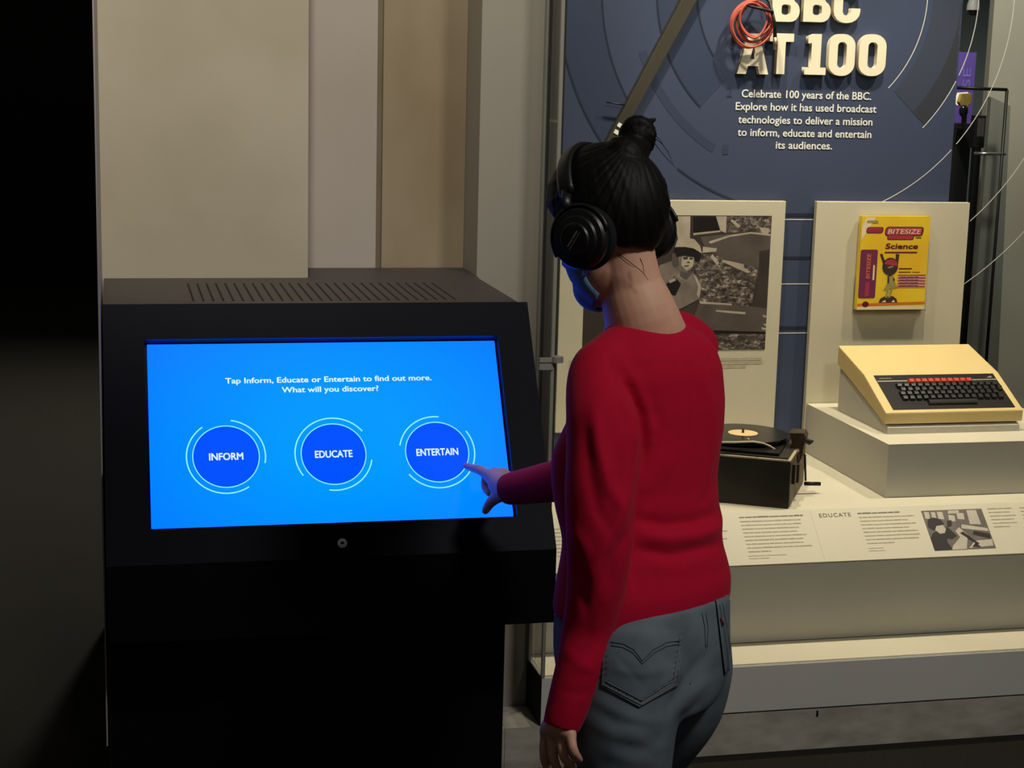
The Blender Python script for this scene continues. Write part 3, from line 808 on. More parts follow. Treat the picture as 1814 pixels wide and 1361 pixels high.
for (xa, xb, y, n) in ((640, 1530, 503, 15), (675, 1580, 540, 15), (672, 1540, 578, 15), (695, 1590, 618, 15)):
    a = K(xa, y); b = K(xb, y - 8)
    for k in range(n): put_key('key', me_k, a[0] + (b[0] - a[0]) * k / (n - 1), (a[1] + b[1]) / 2)
a = K(755, 470); b = K(1290, 460)
rk = [put_key('function_key', me_r, a[0] + (b[0] - a[0]) * k / 9, (a[1] + b[1]) / 2) for k in range(10)]
for o in rk: o['label'] = 'red function key'
a = K(915, 664); b = K(1370, 652)
bm = bmesh.new(); kbox(bm, a[0], b[0], a[1] - 0.006, a[1] + 0.009, 0.0017, 0.011, 0.002); bm_obj('space_bar', bm, M_key, comp)
box('rear_vent', CX0 + 0.05, CX1 - 0.05, yk - 0.0005, yk + 0.001, 0.86, 0.89, M_kp, comp)

# ------------------------------------------------------------------ disc-cutting record machine
bx = thing('record_machine', 'old black portable record-cutting machine with a disc and crank handle, on the display deck', 'record machine', (1.65, 4.35, ZD))
E1 = Vector((-0.869, 0.495, 0)).normalized(); E2 = Vector((-E1.y * -1 * -1, 0, 0)); E2 = Vector((0.495, 0.869, 0)).normalized()
BC = at(1396, 902, Z=ZD + 0.0005); BC = Vector((BC.x, BC.y, ZD + 0.0006)); BH = 0.133
M_bk2 = mat('worn_black_case', (44, 38, 30), 0.55, var=0.3, vscale=14, rgb2=(34, 29, 23), bump=0.15, bscale=180)
M_brass = mat('tarnished_metal', (92, 74, 56), 0.45, metal=0.6, var=0.4, vscale=40)
M_disc = mat('black_lacquer_disc', (26, 23, 22), 0.25, spec=0.6, var=0.1, vscale=30)
M_edge = mat('pale_edge', (188, 172, 142), 0.5, var=0.2, vscale=40)
M_worn = mat('worn_side', (120, 102, 70), 0.6, var=0.5, vscale=12, rgb2=(58, 48, 36))


def obx(name, u0, u1, v0, v1, z0, z1, m, parent=bx, bev=0.0):
    pts = [BC + E1 * u + E2 * v + Vector((0, 0, z0)) for u, v in ((u0, v0), (u1, v0), (u1, v1), (u0, v1))]
    return prism(name, pts, (0, 0, z1 - z0), m, parent, bev)


obx('case', 0, 0.42, 0, 0.32, 0, BH - 0.004, M_bk2, bx, 0.002)
obx('side_panel', -0.0012, -0.0002, 0.004, 0.316, 0.004, BH - 0.006, M_worn)
obx('edge_trim', 0, 0.42, -0.001, 0.32, BH - 0.004, BH, M_edge)
obx('top_plate', 0.008, 0.412, 0.008, 0.312, BH, BH + 0.004, M_bk2)
dc = at(1316, 769, Z=ZD + 0.158); DCZ = 0.158
lathe('turntable', [(0, 0.0125), (0.115, 0.0125), (0.121, 0.016), (0.121, 0.0215), (0, 0.0215)], (dc.x, dc.y, ZD + BH + .0008), (0, 0, 1), M_kp, bx, 48)
obx('turntable_housing', 0.035, 0.385, 0.02, 0.30, BH + 0.004, BH + 0.012, M_kp)
dsc = lathe('disc', [(0, 0), (0.1265, 0), (0.1265, 0.003), (0, 0.003)], (dc.x, dc.y, ZD + DCZ), (0, 0, 1), M_disc, bx, 64)
lathe('disc_label', [(0, 0), (0.0415, 0), (0.0415, 0.0005), (0, 0.0005)], (dc.x, dc.y, ZD + DCZ + 0.0031), (0, 0, 1), mat('buff_label', (220, 190, 136), 0.6, var=0.05, vscale=20), dsc, 40)
lathe('spindle', [(0, 0), (0.0035, 0), (0.0035, 0.012), (0, 0.014)], (dc.x, dc.y, ZD + DCZ + 0.003), (0, 0, 1), M_brass, dsc, 12)
zt = ZD + 0.185
yq = 4.24
tube('cutting_arm', [at(x, y, Y=yq) for x, y in ((1268, 783.5), (1300, 784), (1335, 783), (1352, 786), (1364, 791), (1373, 797), (1378, 803), (1379, 808))], 0.0032, M_edge, bx)
tube('swarf_clip', [at(x, y, Y=4.30) for x, y in ((1324, 777), (1331, 781), (1338, 784))], 0.002, M_pale, bx)
# drive bracket with worm screw at the right-hand end
pts = [at(x, y, Y=4.27) for x, y in ((1398, 767), (1424, 768), (1428, 776), (1424, 790), (1420, 812), (1414, 824), (1406, 812), (1398, 812), (1396, 800), (1404, 784))]
prism('drive_bracket', pts, (0.03, 0.055, 0), M_brass, bx, 0.002)
tube('drive_screw', [at(1414, 775, Y=4.31), at(1426, 779, Y=4.30), at(1434, 784, Y=4.30), at(1441, 781.5, Y=4.30)], [0.006, 0.007, 0.008, 0.002], M_bk2, bx)
lathe('gear', [(0, -0.006), (0.018, -0.006), (0.018, 0.006), (0, 0.006)], at(1412, 806, Y=4.27), (0.87, -0.5, 0), M_brass, bx, 20)
obx('latch', -0.010, -0.0012, 0.03, 0.06, 0.062, 0.115, M_bk2)
obx('hasp', -0.012, -0.0012, 0.10, 0.125, 0.05, 0.10, M_bk2)
ct = at(1426, 806, Y=4.30); cb_ = at(1427, 852, Y=4.30)
ck = tube('crank', [ct - Vector((0.012, -0.02, 0)), ct, cb_], 0.0032, M_black, bx)
h0 = at(1425.5, 857, Y=4.30); h1 = at(1453, 857.5, Y=4.30)
tube('crank_handle', [h0, h1], 0.0055, M_black, ck)

# ------------------------------------------------------------------ red cable coil and dark boom pole
cc = thing('cable_coil', 'coil of red cable with a black tie and metal plug, hanging before the title', 'cable', (1.86, 4.79, 1.85))
M_red = mat('red_rubber_cable', (184, 84, 68), 0.5, var=0.15, vscale=30)
bm = bmesh.new(); R = random.Random(3)
for k, (cx_, cy_, rx, ry, w) in enumerate(((1331, 42, 37, 42, 0), (1329, 44, 34, 40, .3), (1335, 38, 31, 36, .6), (1337, 40, 27, 33, 1.0), (1332, 46, 36, 36, 1.5), (1338, 33, 29, 30, 2.0), (1334, 36, 24, 30, 2.6))):
    pts = []
    for q in range(40):
        t = 2 * math.pi * q / 40
        p = at(cx_ + rx * math.cos(t) + 1.5 * math.sin(2 * t + w), cy_ + ry * math.sin(t) + 1.5 * math.cos(3 * t + w), Y=4.800 - 0.0042 * k + 0.002 * math.sin(2 * t + w)); pts.append(p)
    add_tube(bm, pts, 0.0031, 8, closed=True)
bm_obj('cable', bm, M_red, cc, True)
tube('tie', [at(1325, 10, Y=4.765), at(1350, 16, Y=4.764), at(1368, 21, Y=4.764), at(1364, 4, Y=4.775), at(1352, -8, Y=4.79)], [0.004, 0.005, 0.006, 0.005, 0.004], M_black, cc, 8)
tube('lead', [at(1368, 20, Y=4.768), at(1372, 40, Y=4.768), at(1373, 66, Y=4.768)], [0.0045, 0.005, 0.006], M_black, cc, 8)
tube('plug', [at(1373, 66, Y=4.768), at(1374, 88, Y=4.768)], 0.0062, mat('plug_metal', (170, 150, 132), 0.35, metal=0.8, var=0.1, vscale=40), cc, 12)
tube('peg', [at(1345, -6, Y=YW - 0.0045), at(1345, -6, Y=4.76)], 0.004, M_trim, cc, 10)

M_pole = mat('dark_olive_pole', (62, 58, 48), 0.5, var=0.15, vscale=12)
bp = thing('boom_pole', 'dark slanting pole leaning against the blue panel behind the hair bun', 'pole', at(1150, 130, Y=4.80))
d0, d1 = at(1243, -40, Y=4.806), at(1072, 276, Y=4.806)
ax_ = (d1 - d0).normalized(); sd = ax_.cross(Vector((0, 1, 0))).normalized()
prism('pole', [d0 + sd * 0.0215, d0 - sd * 0.0215, d1 - sd * 0.0165, d1 + sd * 0.0165], (0, 0.028, 0), M_pole, bp, 0.003)
for px_, py_ in ((1098, 222), (1092, 234)):
    q = at(px_, py_, Y=4.805); bm = bmesh.new()
    add_prism(bm, [q + sd * 0.007 - ax_ * 0.006, q - sd * 0.007 - ax_ * 0.006, q - sd * 0.007 + ax_ * 0.006, q + sd * 0.007 + ax_ * 0.006], (0, -0.001, 0))
    o = bm_obj('sticker', bm, mat('white_sticker', (240, 240, 236), 0.4, var=0.02, vscale=30), bp); o['label'] = 'small white sticker'
tube('aerial', [at(1074, 181, Y=4.815), at(1113, 187, Y=4.815)], [0.0018, 0.003], M_black, bp)

# ================================================================== KIOSK
ZK = 1.2082
FT = Vector((0, 3.515, ZK)); FB = Vector((0, 3.207, 0.7474))
SL = (FB - FT); SLL = SL.length; SL.normalize()
FN = Vector((1, 0, 0)).cross(-SL); FN.normalize()        # outward (towards the visitor, upwards)
KX0, KX1, KXR = -0.030, 0.8335, 0.8542
M_kf = mat('kiosk_black', (17, 18, 28), 0.55, spec=0.08, var=0.08, vscale=8)
M_kl = mat('kiosk_black_low', (11, 12, 16), 0.5, spec=0.15, var=0.1, vscale=6)
M_kt = mat('kiosk_top_brown', (76, 70, 69), 0.55, var=0.10, vscale=6)
kio = thing('touchscreen_kiosk', 'black touchscreen kiosk with a sloping blue screen, standing in the pale wall alcove', 'information kiosk', (0.4, 3.6, 0))
bm = bmesh.new()
add_prism(bm, [(KX0, 3.535, ZK - 0.004), (KX0, 3.230, 0.745), (KX0, 3.230, 0.594), (KX0, 3.92, 0.594), (KX0, 3.92, ZK - 0.004)], (KX1 - KX0, 0, 0))
bm_obj('cabinet', bm, M_kl, kio)
box('pedestal', KX0 + 0.001, 0.787, 3.357, 3.90, 0.0, 0.5935, M_kl, kio, 0.002)
# top plate with ventilation slots, reaching further back beside the left wall panel
bm = bmesh.new()
add_box(bm, KX0, KX1, 3.520, YL - 0.0015, ZK - 0.0038, ZK)
add_box(bm, 0.4335, KX1 + 0.004, YL - 0.0015, YR - 0.006, ZK - 0.0038, ZK)
bm_obj('top_plate', bm, M_kt, kio)
bm = bmesh.new()
for k in range(28):
    xx = 0.150 + k * 0.0205
    add_box(bm, xx, xx + 0.0045, 3.555, 3.845, ZK + 0.0001, ZK + 0.0004)
bm_obj('vent_grille', bm, mat('slot_dark', (52, 48, 47), 0.9, spec=0.1, var=0.1, vscale=20), kio)


def fp(u, v, off=0.0): return FT + Vector((u, 0, 0)) + SL * v + FN * off


OU0, OU1, OV0, OV1 = 0.0505, 0.7815, 0.0785, 0.4815
bm = bmesh.new()


def ring_face(o4, i4):
    A = [bm.verts.new(p) for p in o4]; B = [bm.verts.new(p) for p in i4]
    for i in range(4): bm.faces.new((A[i], A[(i + 1) % 4], B[(i + 1) % 4], B[i]))


Lo = KX0 - 0.001
oc = [(Lo, 0), (KXR, 0), (KXR, SLL), (Lo, SLL)]; ic = [(OU0, OV0), (OU1, OV0), (OU1, OV1), (OU0, OV1)]
ring_face([fp(*p) for p in oc], [fp(*p) for p in ic])
ring_face([fp(*p, -0.020) for p in oc], [fp(*p, -0.020) for p in ic])
ring_face([fp(*p) for p in oc], [fp(*p, -0.020) for p in oc])
bm_obj('fascia', bm, M_kf, kio)
bm = bmesh.new(); ring_face([fp(*p, -0.0003) for p in ic], [fp(*p, -0.018) for p in ic])
bm_obj('screen_bezel', bm, mat('bezel_gloss', (74, 92, 90), 0.3, spec=0.5, var=0.05, vscale=8), kio)
box('lower_front', Lo, KXR, 3.207, 3.2295, 0.593, 0.7469, M_kl, kio)

# screen and its picture
scr = bpy.data.materials.new('screen_blue'); scr.use_nodes = True; nt = scr.node_tree; b = nt.nodes['Principled BSDF']
b.inputs['Base Color'].default_value = (0.002, 0.002, 0.003, 1); b.inputs['Roughness'].default_value = 0.4; b.inputs['Specular IOR Level'].default_value = 0.03; b.inputs['Emission Strength'].default_value = 1.0
tc = nt.nodes.new('ShaderNodeTexCoord'); mp = nt.nodes.new('ShaderNodeMapping'); gr = nt.nodes.new('ShaderNodeTexGradient'); gr.gradient_type = 'SPHERICAL'
q = fp(0.44, 0.30)
mp.vector_type = 'TEXTURE'; mp.inputs['Location'].default_value = q; mp.inputs['Scale'].default_value = (0.50, 0.36, 0.36)
rp = nt.nodes.new('ShaderNodeValToRGB'); e = rp.color_ramp.elements
e[0].position = 0.0; e[0].color = (0.0, 0.195, 2.9, 1); e[1].position = 0.75; e[1].color = (0.0, 0.32, 2.9, 1)
nt.links.new(tc.outputs['Object'], mp.inputs[0]); nt.links.new(mp.outputs[0], gr.inputs[0]); nt.links.new(gr.outputs[0], rp.inputs[0]); nt.links.new(rp.outputs[0], b.inputs['Emission Color'])
SU0, SU1, SV0, SV1 = 0.0552, 0.7755, 0.0850, 0.4768
bm = bmesh.new(); bm.faces.new([bm.verts.new(fp(u, v, -0.012)) for u, v in ((SU0, SV0), (SU0, SV1), (SU1, SV1), (SU1, SV0))])
bmesh.ops.recalc_face_normals(bm, faces=bm.faces[:])
g = bmesh.ops.extrude_face_region(bm, geom=bm.faces[:])
for v in [x for x in g['geom'] if isinstance(x, bmesh.types.BMVert)]: v.co -= FN * 0.005
screen = bm_obj('screen', bm, scr, kio)
screen['label'] = 'glowing blue screen with three round buttons'
E_btn = emit('button_blue', (0.0, 0.085, 3.0)); E_line = emit('button_line', (0.30, 0.95, 1.0)); E_txt = emit('screen_text', (0.72, 0.96, 1.0)); E_rim = emit('screen_rim', (0.12, 0.45, 1.6))
FO = fp(0, 0, -0.0116)
for name, cx_, cv, arcs in (('INFORM', 0.2041, 0.3315, ((125, 303), (-12, 81))), ('EDUCATE', 0.4185, 0.3320, ((38, 215), (260, 349))), ('ENTERTAIN', 0.6307, 0.3335, ((83, 168), (217, 395)))):
    F = Flat(FO, (1, 0, 0), -SL, 0.0003)
    F.disc(cx_, -cv, 0.0650, 0.0635, E_btn, 0, 64)
    F.arc(cx_, -cv, 0.0645, 0.0663, 0, 360, E_line, 1)
    for a0, a1 in arcs: F.arc(cx_, -cv, 0.0765, 0.0790, a0, a1, E_line, 1)
    hw = {'INFORM': 0.0337, 'EDUCATE': 0.0380, 'ENTERTAIN': 0.0435}[name]
    F.text(name, cx_ - hw, cx_ + hw, -cv - 0.0075, 0.0155, E_txt, 2, 0.028)
    F.build('touch_button', screen)
F = Flat(FO, (1, 0, 0), -SL, 0.0003)
F.text('Tap Inform, Educate or Entertain to find out more.', 0.2085, 0.6330, -0.1735, 0.0125, E_txt, 0, 0.022)
F.text('What will you discover?', 0.3215, 0.5203, -0.1955, 0.0125, E_txt, 0, 0.022)
F.build('screen_text', screen)
lk = lathe('lock', [(0, 0.0), (0.0095, 0.0), (0.0095, 0.0025), (0.0075, 0.0035), (0, 0.0035)], fp(0.4217, 0.5252, 0.0002), FN, mat('lock_silver', (248, 246, 238), 0.45, metal=0.0, var=0.05, vscale=40), kio, 28)
lk['label'] = 'round silver lock'
F = Flat(fp(0.4217, 0.5252, 0.0039), (1, 0, 0), -SL, 0.0002); F.rrect(-0.0032, -0.0026, 0.0032, 0.0026, 0.001, M_black, 0); F.build('keyhole', lk)

# ================================================================== PERSON
TH = math.radians(26)                                    # the way the body faces, turned left of straight ahead
BF = Vector((-math.sin(TH), math.cos(TH), 0)); BL = Vector((-math.cos(TH), -math.sin(TH), 0))


def add_loft(bm, rings):
    R = [[bm.verts.new(p) for p in r] for r in rings]; n = len(R[0])
    for A, B in zip(R, R[1:]):
        for k in range(n): bm.faces.new((A[k], A[(k + 1) % n], B[(k + 1) % n], B[k]))
    bm.faces.new(R[0][::-1]); bm.faces.new(R[-1])


def body_ring(y, xl, xr, d, ratio=0.66, grow=0.0, n=40, th=TH, ex=2.3):
    """horizontal ring through the trunk whose outline reaches from xl to xr as seen by the camera"""
    f = Vector((-math.sin(th), math.cos(th), 0)); l = Vector((-math.cos(th), -math.sin(th), 0))
    c = dep((xl + xr) / 2, y, d); s = (xr - xl) / 2 / FPX * d
    rh = Vector((RGT.x, RGT.y, 0)).normalized()
    def pts(c, s):
        out = []
        for k in range(n):
            t = 2 * math.pi * k / n; a, b = math.cos(t), math.sin(t)
            a = math.copysign(abs(a) ** (2 / ex), a); b = math.copysign(abs(b) ** (2 / ex), b)
            out.append(c + l * (a * s) + f * (b * s * ratio))
        return out
    for _ in range(6):
        P = pts(c, s); X = [proj(p)[0] for p in P]
        s *= (xr - xl) / (max(X) - min(X)); P = pts(c, s); X = [proj(p)[0] for p in P]
        c = c + rh * (((xl + xr) / 2 - (max(X) + min(X)) / 2) / FPX * d)
    return pts(c, s + grow)


def add_limb(bm, pts, rad, n=20):
    """tapering limb through pts with rounded ends"""
    pts = [Vector(p) for p in pts]; P = []; Rr = []
    for i in range(len(pts) - 1):
        for k in range(4):
            t = k / 4; t2 = t
            p0 = pts[max(i - 1, 0)]; p1 = pts[i]; p2 = pts[i + 1]; p3 = pts[min(i + 2, len(pts) - 1)]
            P.append(0.5 * ((2 * p1) + (p2 - p0) * t + (2 * p0 - 5 * p1 + 4 * p2 - p3) * t * t + (3 * p1 - p0 - 3 * p2 + p3) * t ** 3))
            Rr.append(rad[i] + (rad[i + 1] - rad[i]) * t)
    P.append(pts[-1]); Rr.append(rad[-1])
    d0 = (P[0] - P[1]).normalized(); d1 = (P[-1] - P[-2]).normalized(); r0, r1 = Rr[0], Rr[-1]
    for a in (0.45, 0.8, 0.97): P.insert(0, pts[0] + d0 * r0 * a); Rr.insert(0, r0 * math.sqrt(1 - a * a))
    for a in (0.45, 0.8, 0.97): P.append(pts[-1] + d1 * r1 * a); Rr.append(r1 * math.sqrt(1 - a * a))
    add_tube(bm, P, Rr, n)


def add_ell(bm, c, ax, s, n=20):
    """ellipsoid with axes ax (3 vectors) and semi-axes s"""
    R = []
    for i in range(1, n):
        u = math.pi * i / n
        R.append([Vector(c) + ax[0] * (s[0] * math.sin(u) * math.cos(t)) + ax[1] * (s[1] * math.sin(u) * math.sin(t)) + ax[2] * (s[2] * math.cos(u)) for t in (2 * math.pi * k / (2 * n) for k in range(2 * n))])
    add_loft(bm, R)


def fuse(bm, voxel, smooth=6, fac=0.5):
    """union of overlapping closed volumes as one continuous skin"""
    bmesh.ops.recalc_face_normals(bm, faces=bm.faces[:])
    me = bpy.data.meshes.new('fuse'); bm.to_mesh(me); bm.free()
    o = bpy.data.objects.new('fuse', me); COL.objects.link(o)
    r = o.modifiers.new('r', 'REMESH'); r.mode = 'VOXEL'; r.voxel_size = voxel; r.use_smooth_shade = True
    s = o.modifiers.new('s', 'SMOOTH'); s.iterations = smooth; s.factor = fac
    dg = bpy.context.evaluated_depsgraph_get(); dg.update()
    out = bpy.data.meshes.new_from_object(o.evaluated_get(dg))
    bpy.data.objects.remove(o); bpy.data.meshes.remove(me)
    return out


def co_of(me):
    a = np.empty(len(me.vertices) * 3); me.vertices.foreach_get('co', a); return a.reshape(-1, 3)


def no_of(me):
    a = np.empty(len(me.vertices) * 3); me.vertex_normals.foreach_get('vector', a); return a.reshape(-1, 3)


def proj_np(P):
    v = P - np.array(CAM); z = v @ np.array(FWD)
    return 907 + FPX * (v @ np.array(RGT)) / z, 680.5 - FPX * (v @ np.array(UPV)) / z


def folds(me, lst, noise=0.0, nfreq=(20, 20, 20)):
    """cloth folds: each is (polyline, width, height) running over the side of the cloth that faces the viewer"""
    P = co_of(me); N = no_of(me); x, y = proj_np(P)
    vd = P - np.array(CAM); vd /= np.linalg.norm(vd, axis=1)[:, None]
    face = np.clip(-(N * vd).sum(1) * 2.0, 0, 1)
    D = np.zeros(len(P))
    for pl_, w, h in lst:
        best = np.full(len(P), 1e9); tt = np.zeros(len(P)); n = len(pl_) - 1
        for i in range(n):
            ax, ay = pl_[i]; bx_, by_ = pl_[i + 1]; dx, dy = bx_ - ax, by_ - ay; L2 = dx * dx + dy * dy
            t = np.clip(((x - ax) * dx + (y - ay) * dy) / L2, 0, 1); d = np.hypot(x - ax - t * dx, y - ay - t * dy)
            m = d < best; best[m] = d[m]; tt[m] = ((i + t) / n)[m]
        taper = np.clip(np.minimum(tt, 1 - tt) * 5, 0.0, 1)
        D += h * np.exp(-(best / w) ** 2) * (0.25 + 0.75 * taper) * face
    if noise:
        rng = np.random.default_rng(5)
        for k in range(7):
            kv = rng.normal(size=3) * np.array(nfreq); D += noise * np.sin(P @ kv + rng.uniform(0, 6.28)) / 3
    P = P + N * D[:, None]
    if len(P) > 12000:                                             # let the folds settle
        e = np.empty(len(me.edges) * 2, dtype=np.int64); me.edges.foreach_get('vertices', e); e = e.reshape(-1, 2)
        cnt = np.bincount(e.ravel(), minlength=len(P))[:, None]
        for _ in range(4):
            S = np.zeros_like(P); np.add.at(S, e[:, 0], P[e[:, 1]]); np.add.at(S, e[:, 1], P[e[:, 0]])
            P = P * 0.5 + 0.5 * S / np.maximum(cnt, 1)
    me.vertices.foreach_set('co', P.ravel()); me.update()


M_skin = mat('skin', (222, 172, 146), 0.55, spec=0.35, var=0.06, vscale=30, sss=0.12)
M_sweat = mat('red_knit', (184, 2, 48), 0.85, spec=0.2, var=0.06, vscale=60, bump=0.05, bscale=700, sheen=0.04)
M_jean = mat('faded_denim', (110, 122, 132), 0.9, spec=0.2, var=0.25, vscale=12, bump=0.04, bscale=600, rgb2=(86, 97, 106))
M_hair = mat('black_hair', (11, 9, 9), 0.6, spec=0.22, var=0.3, vscale=60, stretch=(1, 1, 0.2))
M_mask = mat('blue_mask', (112, 150, 204), 0.8, spec=0.2, var=0.03, vscale=30, bump=0.1, bscale=300)
M_stitch2 = mat('dark_stitch', (72, 82, 90), 0.9, var=0.2, vscale=50)
M_stitch = mat('denim_stitch', (122, 128, 130), 0.9, var=0.2, vscale=50)

# trunk outline (y, left, right, distance)
TR = [(568, 1088, 1200, 2.80), (578, 1078, 1220, 2.80), (592, 1060, 1246, 2.80), (612, 1036, 1268, 2.80), (650, 1020, 1281, 2.80), (713, 1018, 1285, 2.80), (762, 994, 1282, 2.80),
      (800, 977, 1276, 2.795), (850, 977, 1270, 2.79), (896, 985, 1273, 2.785), (927, 993, 1281, 2.78), (948, 997, 1279, 2.775), (970, 995, 1281, 2.77), (1000, 989, 1290, 2.765), (1025, 984, 1296, 2.76), (1050, 980, 1296, 2.76), (1077, 978, 1292, 2.76)]
LARM = [(1057, 662, 2.71), (1058, 700, 2.685), (1067, 748, 2.655), (1069, 808, 2.64), (1063, 872, 2.625), (1062, 960, 2.62), (1056, 1037, 2.625), (1041, 1116, 2.635), (1030, 1171, 2.625), (1008, 1245, 2.615), (995, 1284, 2.612)]
LRAD = [0.045, 0.0495, 0.0585, 0.060, 0.0565, 0.053, 0.0465, 0.0405, 0.0385, 0.0335, 0.0295]
RARM = [(1216, 648, 2.90), (1165, 735, 2.99), (1082, 826, 3.10), (1020, 845, 3.17), (960, 857, 3.23), (902, 867, 3.295)]
RRAD = [0.054, 0.056, 0.050, 0.045, 0.039, 0.0305]
lp = [dep(*p) for p in LARM]; rpn = [dep(*p) for p in RARM]

person = thing('person', 'person in red sweater and faded jeans, seen from behind, pressing the blue touchscreen', 'person', (0.74, 2.62, 0))

# ---- head frame: turned left and bowed
RH = Vector((RGT.x, RGT.y, 0)).normalized(); FH = Vector((FWD.x, FWD.y, 0)).normalized(); ZU = Vector((0, 0, 1))
hy, hp = math.radians(55), math.radians(20)
hl = (-RH * math.cos(hy) - FH * math.sin(hy)).normalized()
hf0 = (-RH * math.sin(hy) + FH * math.cos(hy)).normalized()
hf = (hf0 * math.cos(hp) - ZU * math.sin(hp)).normalized(); hu = hf.cross(hl).normalized()
HO = dep(1095, 412, 2.79)


def hpt(f, l, u): return HO + hf * f + hl * l + hu * u


HQ = np.array((0.0, 0.0, 0.012))
ELL = [((.008, 0, .045), (.095, .0755, .094)), ((.036, 0, -.036), (.062, .060, .080)), ((.070, 0, -.074), (.030, .034, .032))]


def head_r(D):
    rs = []
    for c, s in ELL:
        q = (HQ - np.array(c)) / np.array(s); d = D / np.array(s)
        A = (d * d).sum(1); B = (d * q).sum(1); Cc = (q * q).sum() - 1
        disc = B * B - A * Cc; r = np.where(disc > 0, (-B + np.sqrt(np.maximum(disc, 0))) / A, 0.0); rs.append(np.maximum(r, 0))
    k = 140.0; r = np.log(sum(np.exp(k * x) for x in rs)) / k
    f, l, u = D[:, 0], D[:, 1], D[:, 2]
    g = lambda f0, l0, u0, w: np.exp(-((f - f0) ** 2 + (l - l0) ** 2 + (u - u0) ** 2) / (2 * w * w))
    r += 0.020 * g(.94, 0, -.28, .075) + 0.012 * g(.98, 0, -.12, .06) + 0.006 * g(.93, 0, .12, .16)      # nose, bridge, brow
    r -= 0.010 * (g(.93, .30, -.05, .10) + g(.93, -.30, -.05, .10))                                     # eye sockets
    r += 0.006 * (g(.80, .52, -.22, .14) + g(.80, -.52, -.22, .14)) + 0.005 * g(.85, 0, -.52, .06)      # cheeks, lips
    return r


def dirs(nu, nv):
    out = []
    for i in range(1, nv):
        u = math.pi * i / nv
        for k in range(nu):
            t = 2 * math.pi * k / nu; out.append((math.sin(u) * math.cos(t), math.sin(u) * math.sin(t), math.cos(u)))
    return np.array(out)


def star(bm, fn, nu=96, nv=64):
    D = dirs(nu, nv); r = fn(D); Pn = HQ + D * r[:, None]; R = []
    for i in range(nv - 1): R.append([hpt(*Pn[i * nu + k]) for k in range(nu)])
    add_loft(bm, R)


# ---- one continuous body: head, neck, trunk, arms, hands, legs, feet
bm = bmesh.new()
star(bm, head_r)
for s in (1, -1): add_ell(bm, hpt(-.012, .074 * s, -.004), (hf, hl, hu), (.018, .010, .031), 10)
add_limb(bm, [dep(1142, 600, 2.82), dep(1136, 562, 2.80), dep(1118, 510, 2.80), dep(1108, 470, 2.795), hpt(.0, 0, .0)], [.075, .062, .0535, .052, .055], 28)
add_loft(bm, [body_ring(*r, grow=-0.024) for r in TR[2:-1]])
JR = [(1045, 990, 1288, 2.76), (1100, 979, 1293, 2.755), (1150, 979, 1294, 2.75), (1190, 986, 1291, 2.745), (1222, 1000, 1280, 2.74), (1250, 1018, 1262, 2.74)]
add_loft(bm, [body_ring(*r, ratio=0.76, grow=-0.014) for r in JR])
LL = [dep(1110, 1180, 2.69), dep(1101, 1262, 2.68), dep(1098, 1361, 2.685)]; LL += [LL[2] + Vector((.005, .02, -.17)), Vector((LL[2].x + .015, LL[2].y + .03, .07))]
RL = [dep(1200, 1170, 2.83), dep(1186, 1235, 2.855), dep(1147, 1300, 2.89), dep(1109, 1361, 2.92)]; RL += [RL[3] + Vector((-.02, .06, -.16)), Vector((RL[3].x - .01, RL[3].y + .05, .07))]
LLR = [.098, .092, .082, .072, .058]; RLR = [.094, .093, .086, .079, .070, .058]
add_limb(bm, LL, [r - .014 for r in LLR]); add_limb(bm, RL, [r - .014 for r in RLR])
for L in (LL, RL): add_limb(bm, [L[-1] + Vector((0, 0, -.02)), L[-1] + BF * .07 + Vector((0, 0, -.035)), L[-1] + BF * .15 + Vector((0, 0, -.045))], [.036, .032, .022])
add_limb(bm, lp, [r - .017 for r in LRAD[:-1]] + [.024], 16); add_limb(bm, rpn, [r - .016 for r in RRAD[:-1]] + [.024], 16)
# right hand: index finger on the glass, the others curled, thumb hanging
TIP = fp(0, 0); d_ = ray(824.5, 828); TIP = CAM + d_ * ((FT - FN * .012 - CAM).dot(FN) / d_.dot(FN)) + FN * .0078
wr = dep(896, 865, 3.31); imc = dep(866, 842, 3.385)
add_limb(bm, [rpn[-1], wr, dep(884, 858, 3.345)], [.024, .0235, .023], 16)
for a, r in ((imc, .0135), (dep(876.5, 838, 3.395), .0125), (dep(890.5, 838.5, 3.40), .0120), (dep(899, 844, 3.40), .0120)): add_limb(bm, [wr, wr.lerp(a, .55), a], [.021, .0175, r], 14)
add_limb(bm, [imc, imc.lerp(TIP, .40) + Vector((0, 0, .003)), imc.lerp(TIP, .72) + Vector((0, 0, .001)), TIP], [.0112, .0098, .0085, .0070], 14)
add_limb(bm, [dep(877.5, 840.5, 3.395), dep(862, 847, 3.415), dep(860.5, 864, 3.405), dep(867, 874, 3.385)], [.0110, .0100, .0088, .0075], 12)
add_limb(bm, [dep(889, 840, 3.40), dep(873, 849, 3.425), dep(870, 866, 3.410), dep(876, 876, 3.39)], [.0105, .0095, .0085, .0075], 12)
add_limb(bm, [dep(899, 844, 3.40), dep(885, 852, 3.425), dep(881, 866, 3.41), dep(886, 875, 3.395)], [.0095, .0085, .0078, .0068], 12)
add_limb(bm, [dep(893, 874, 3.315), dep(880, 881, 3.335), dep(868, 892, 3.352), dep(860, 905, 3.362)], [.0165, .0130, .0103, .0080], 14)
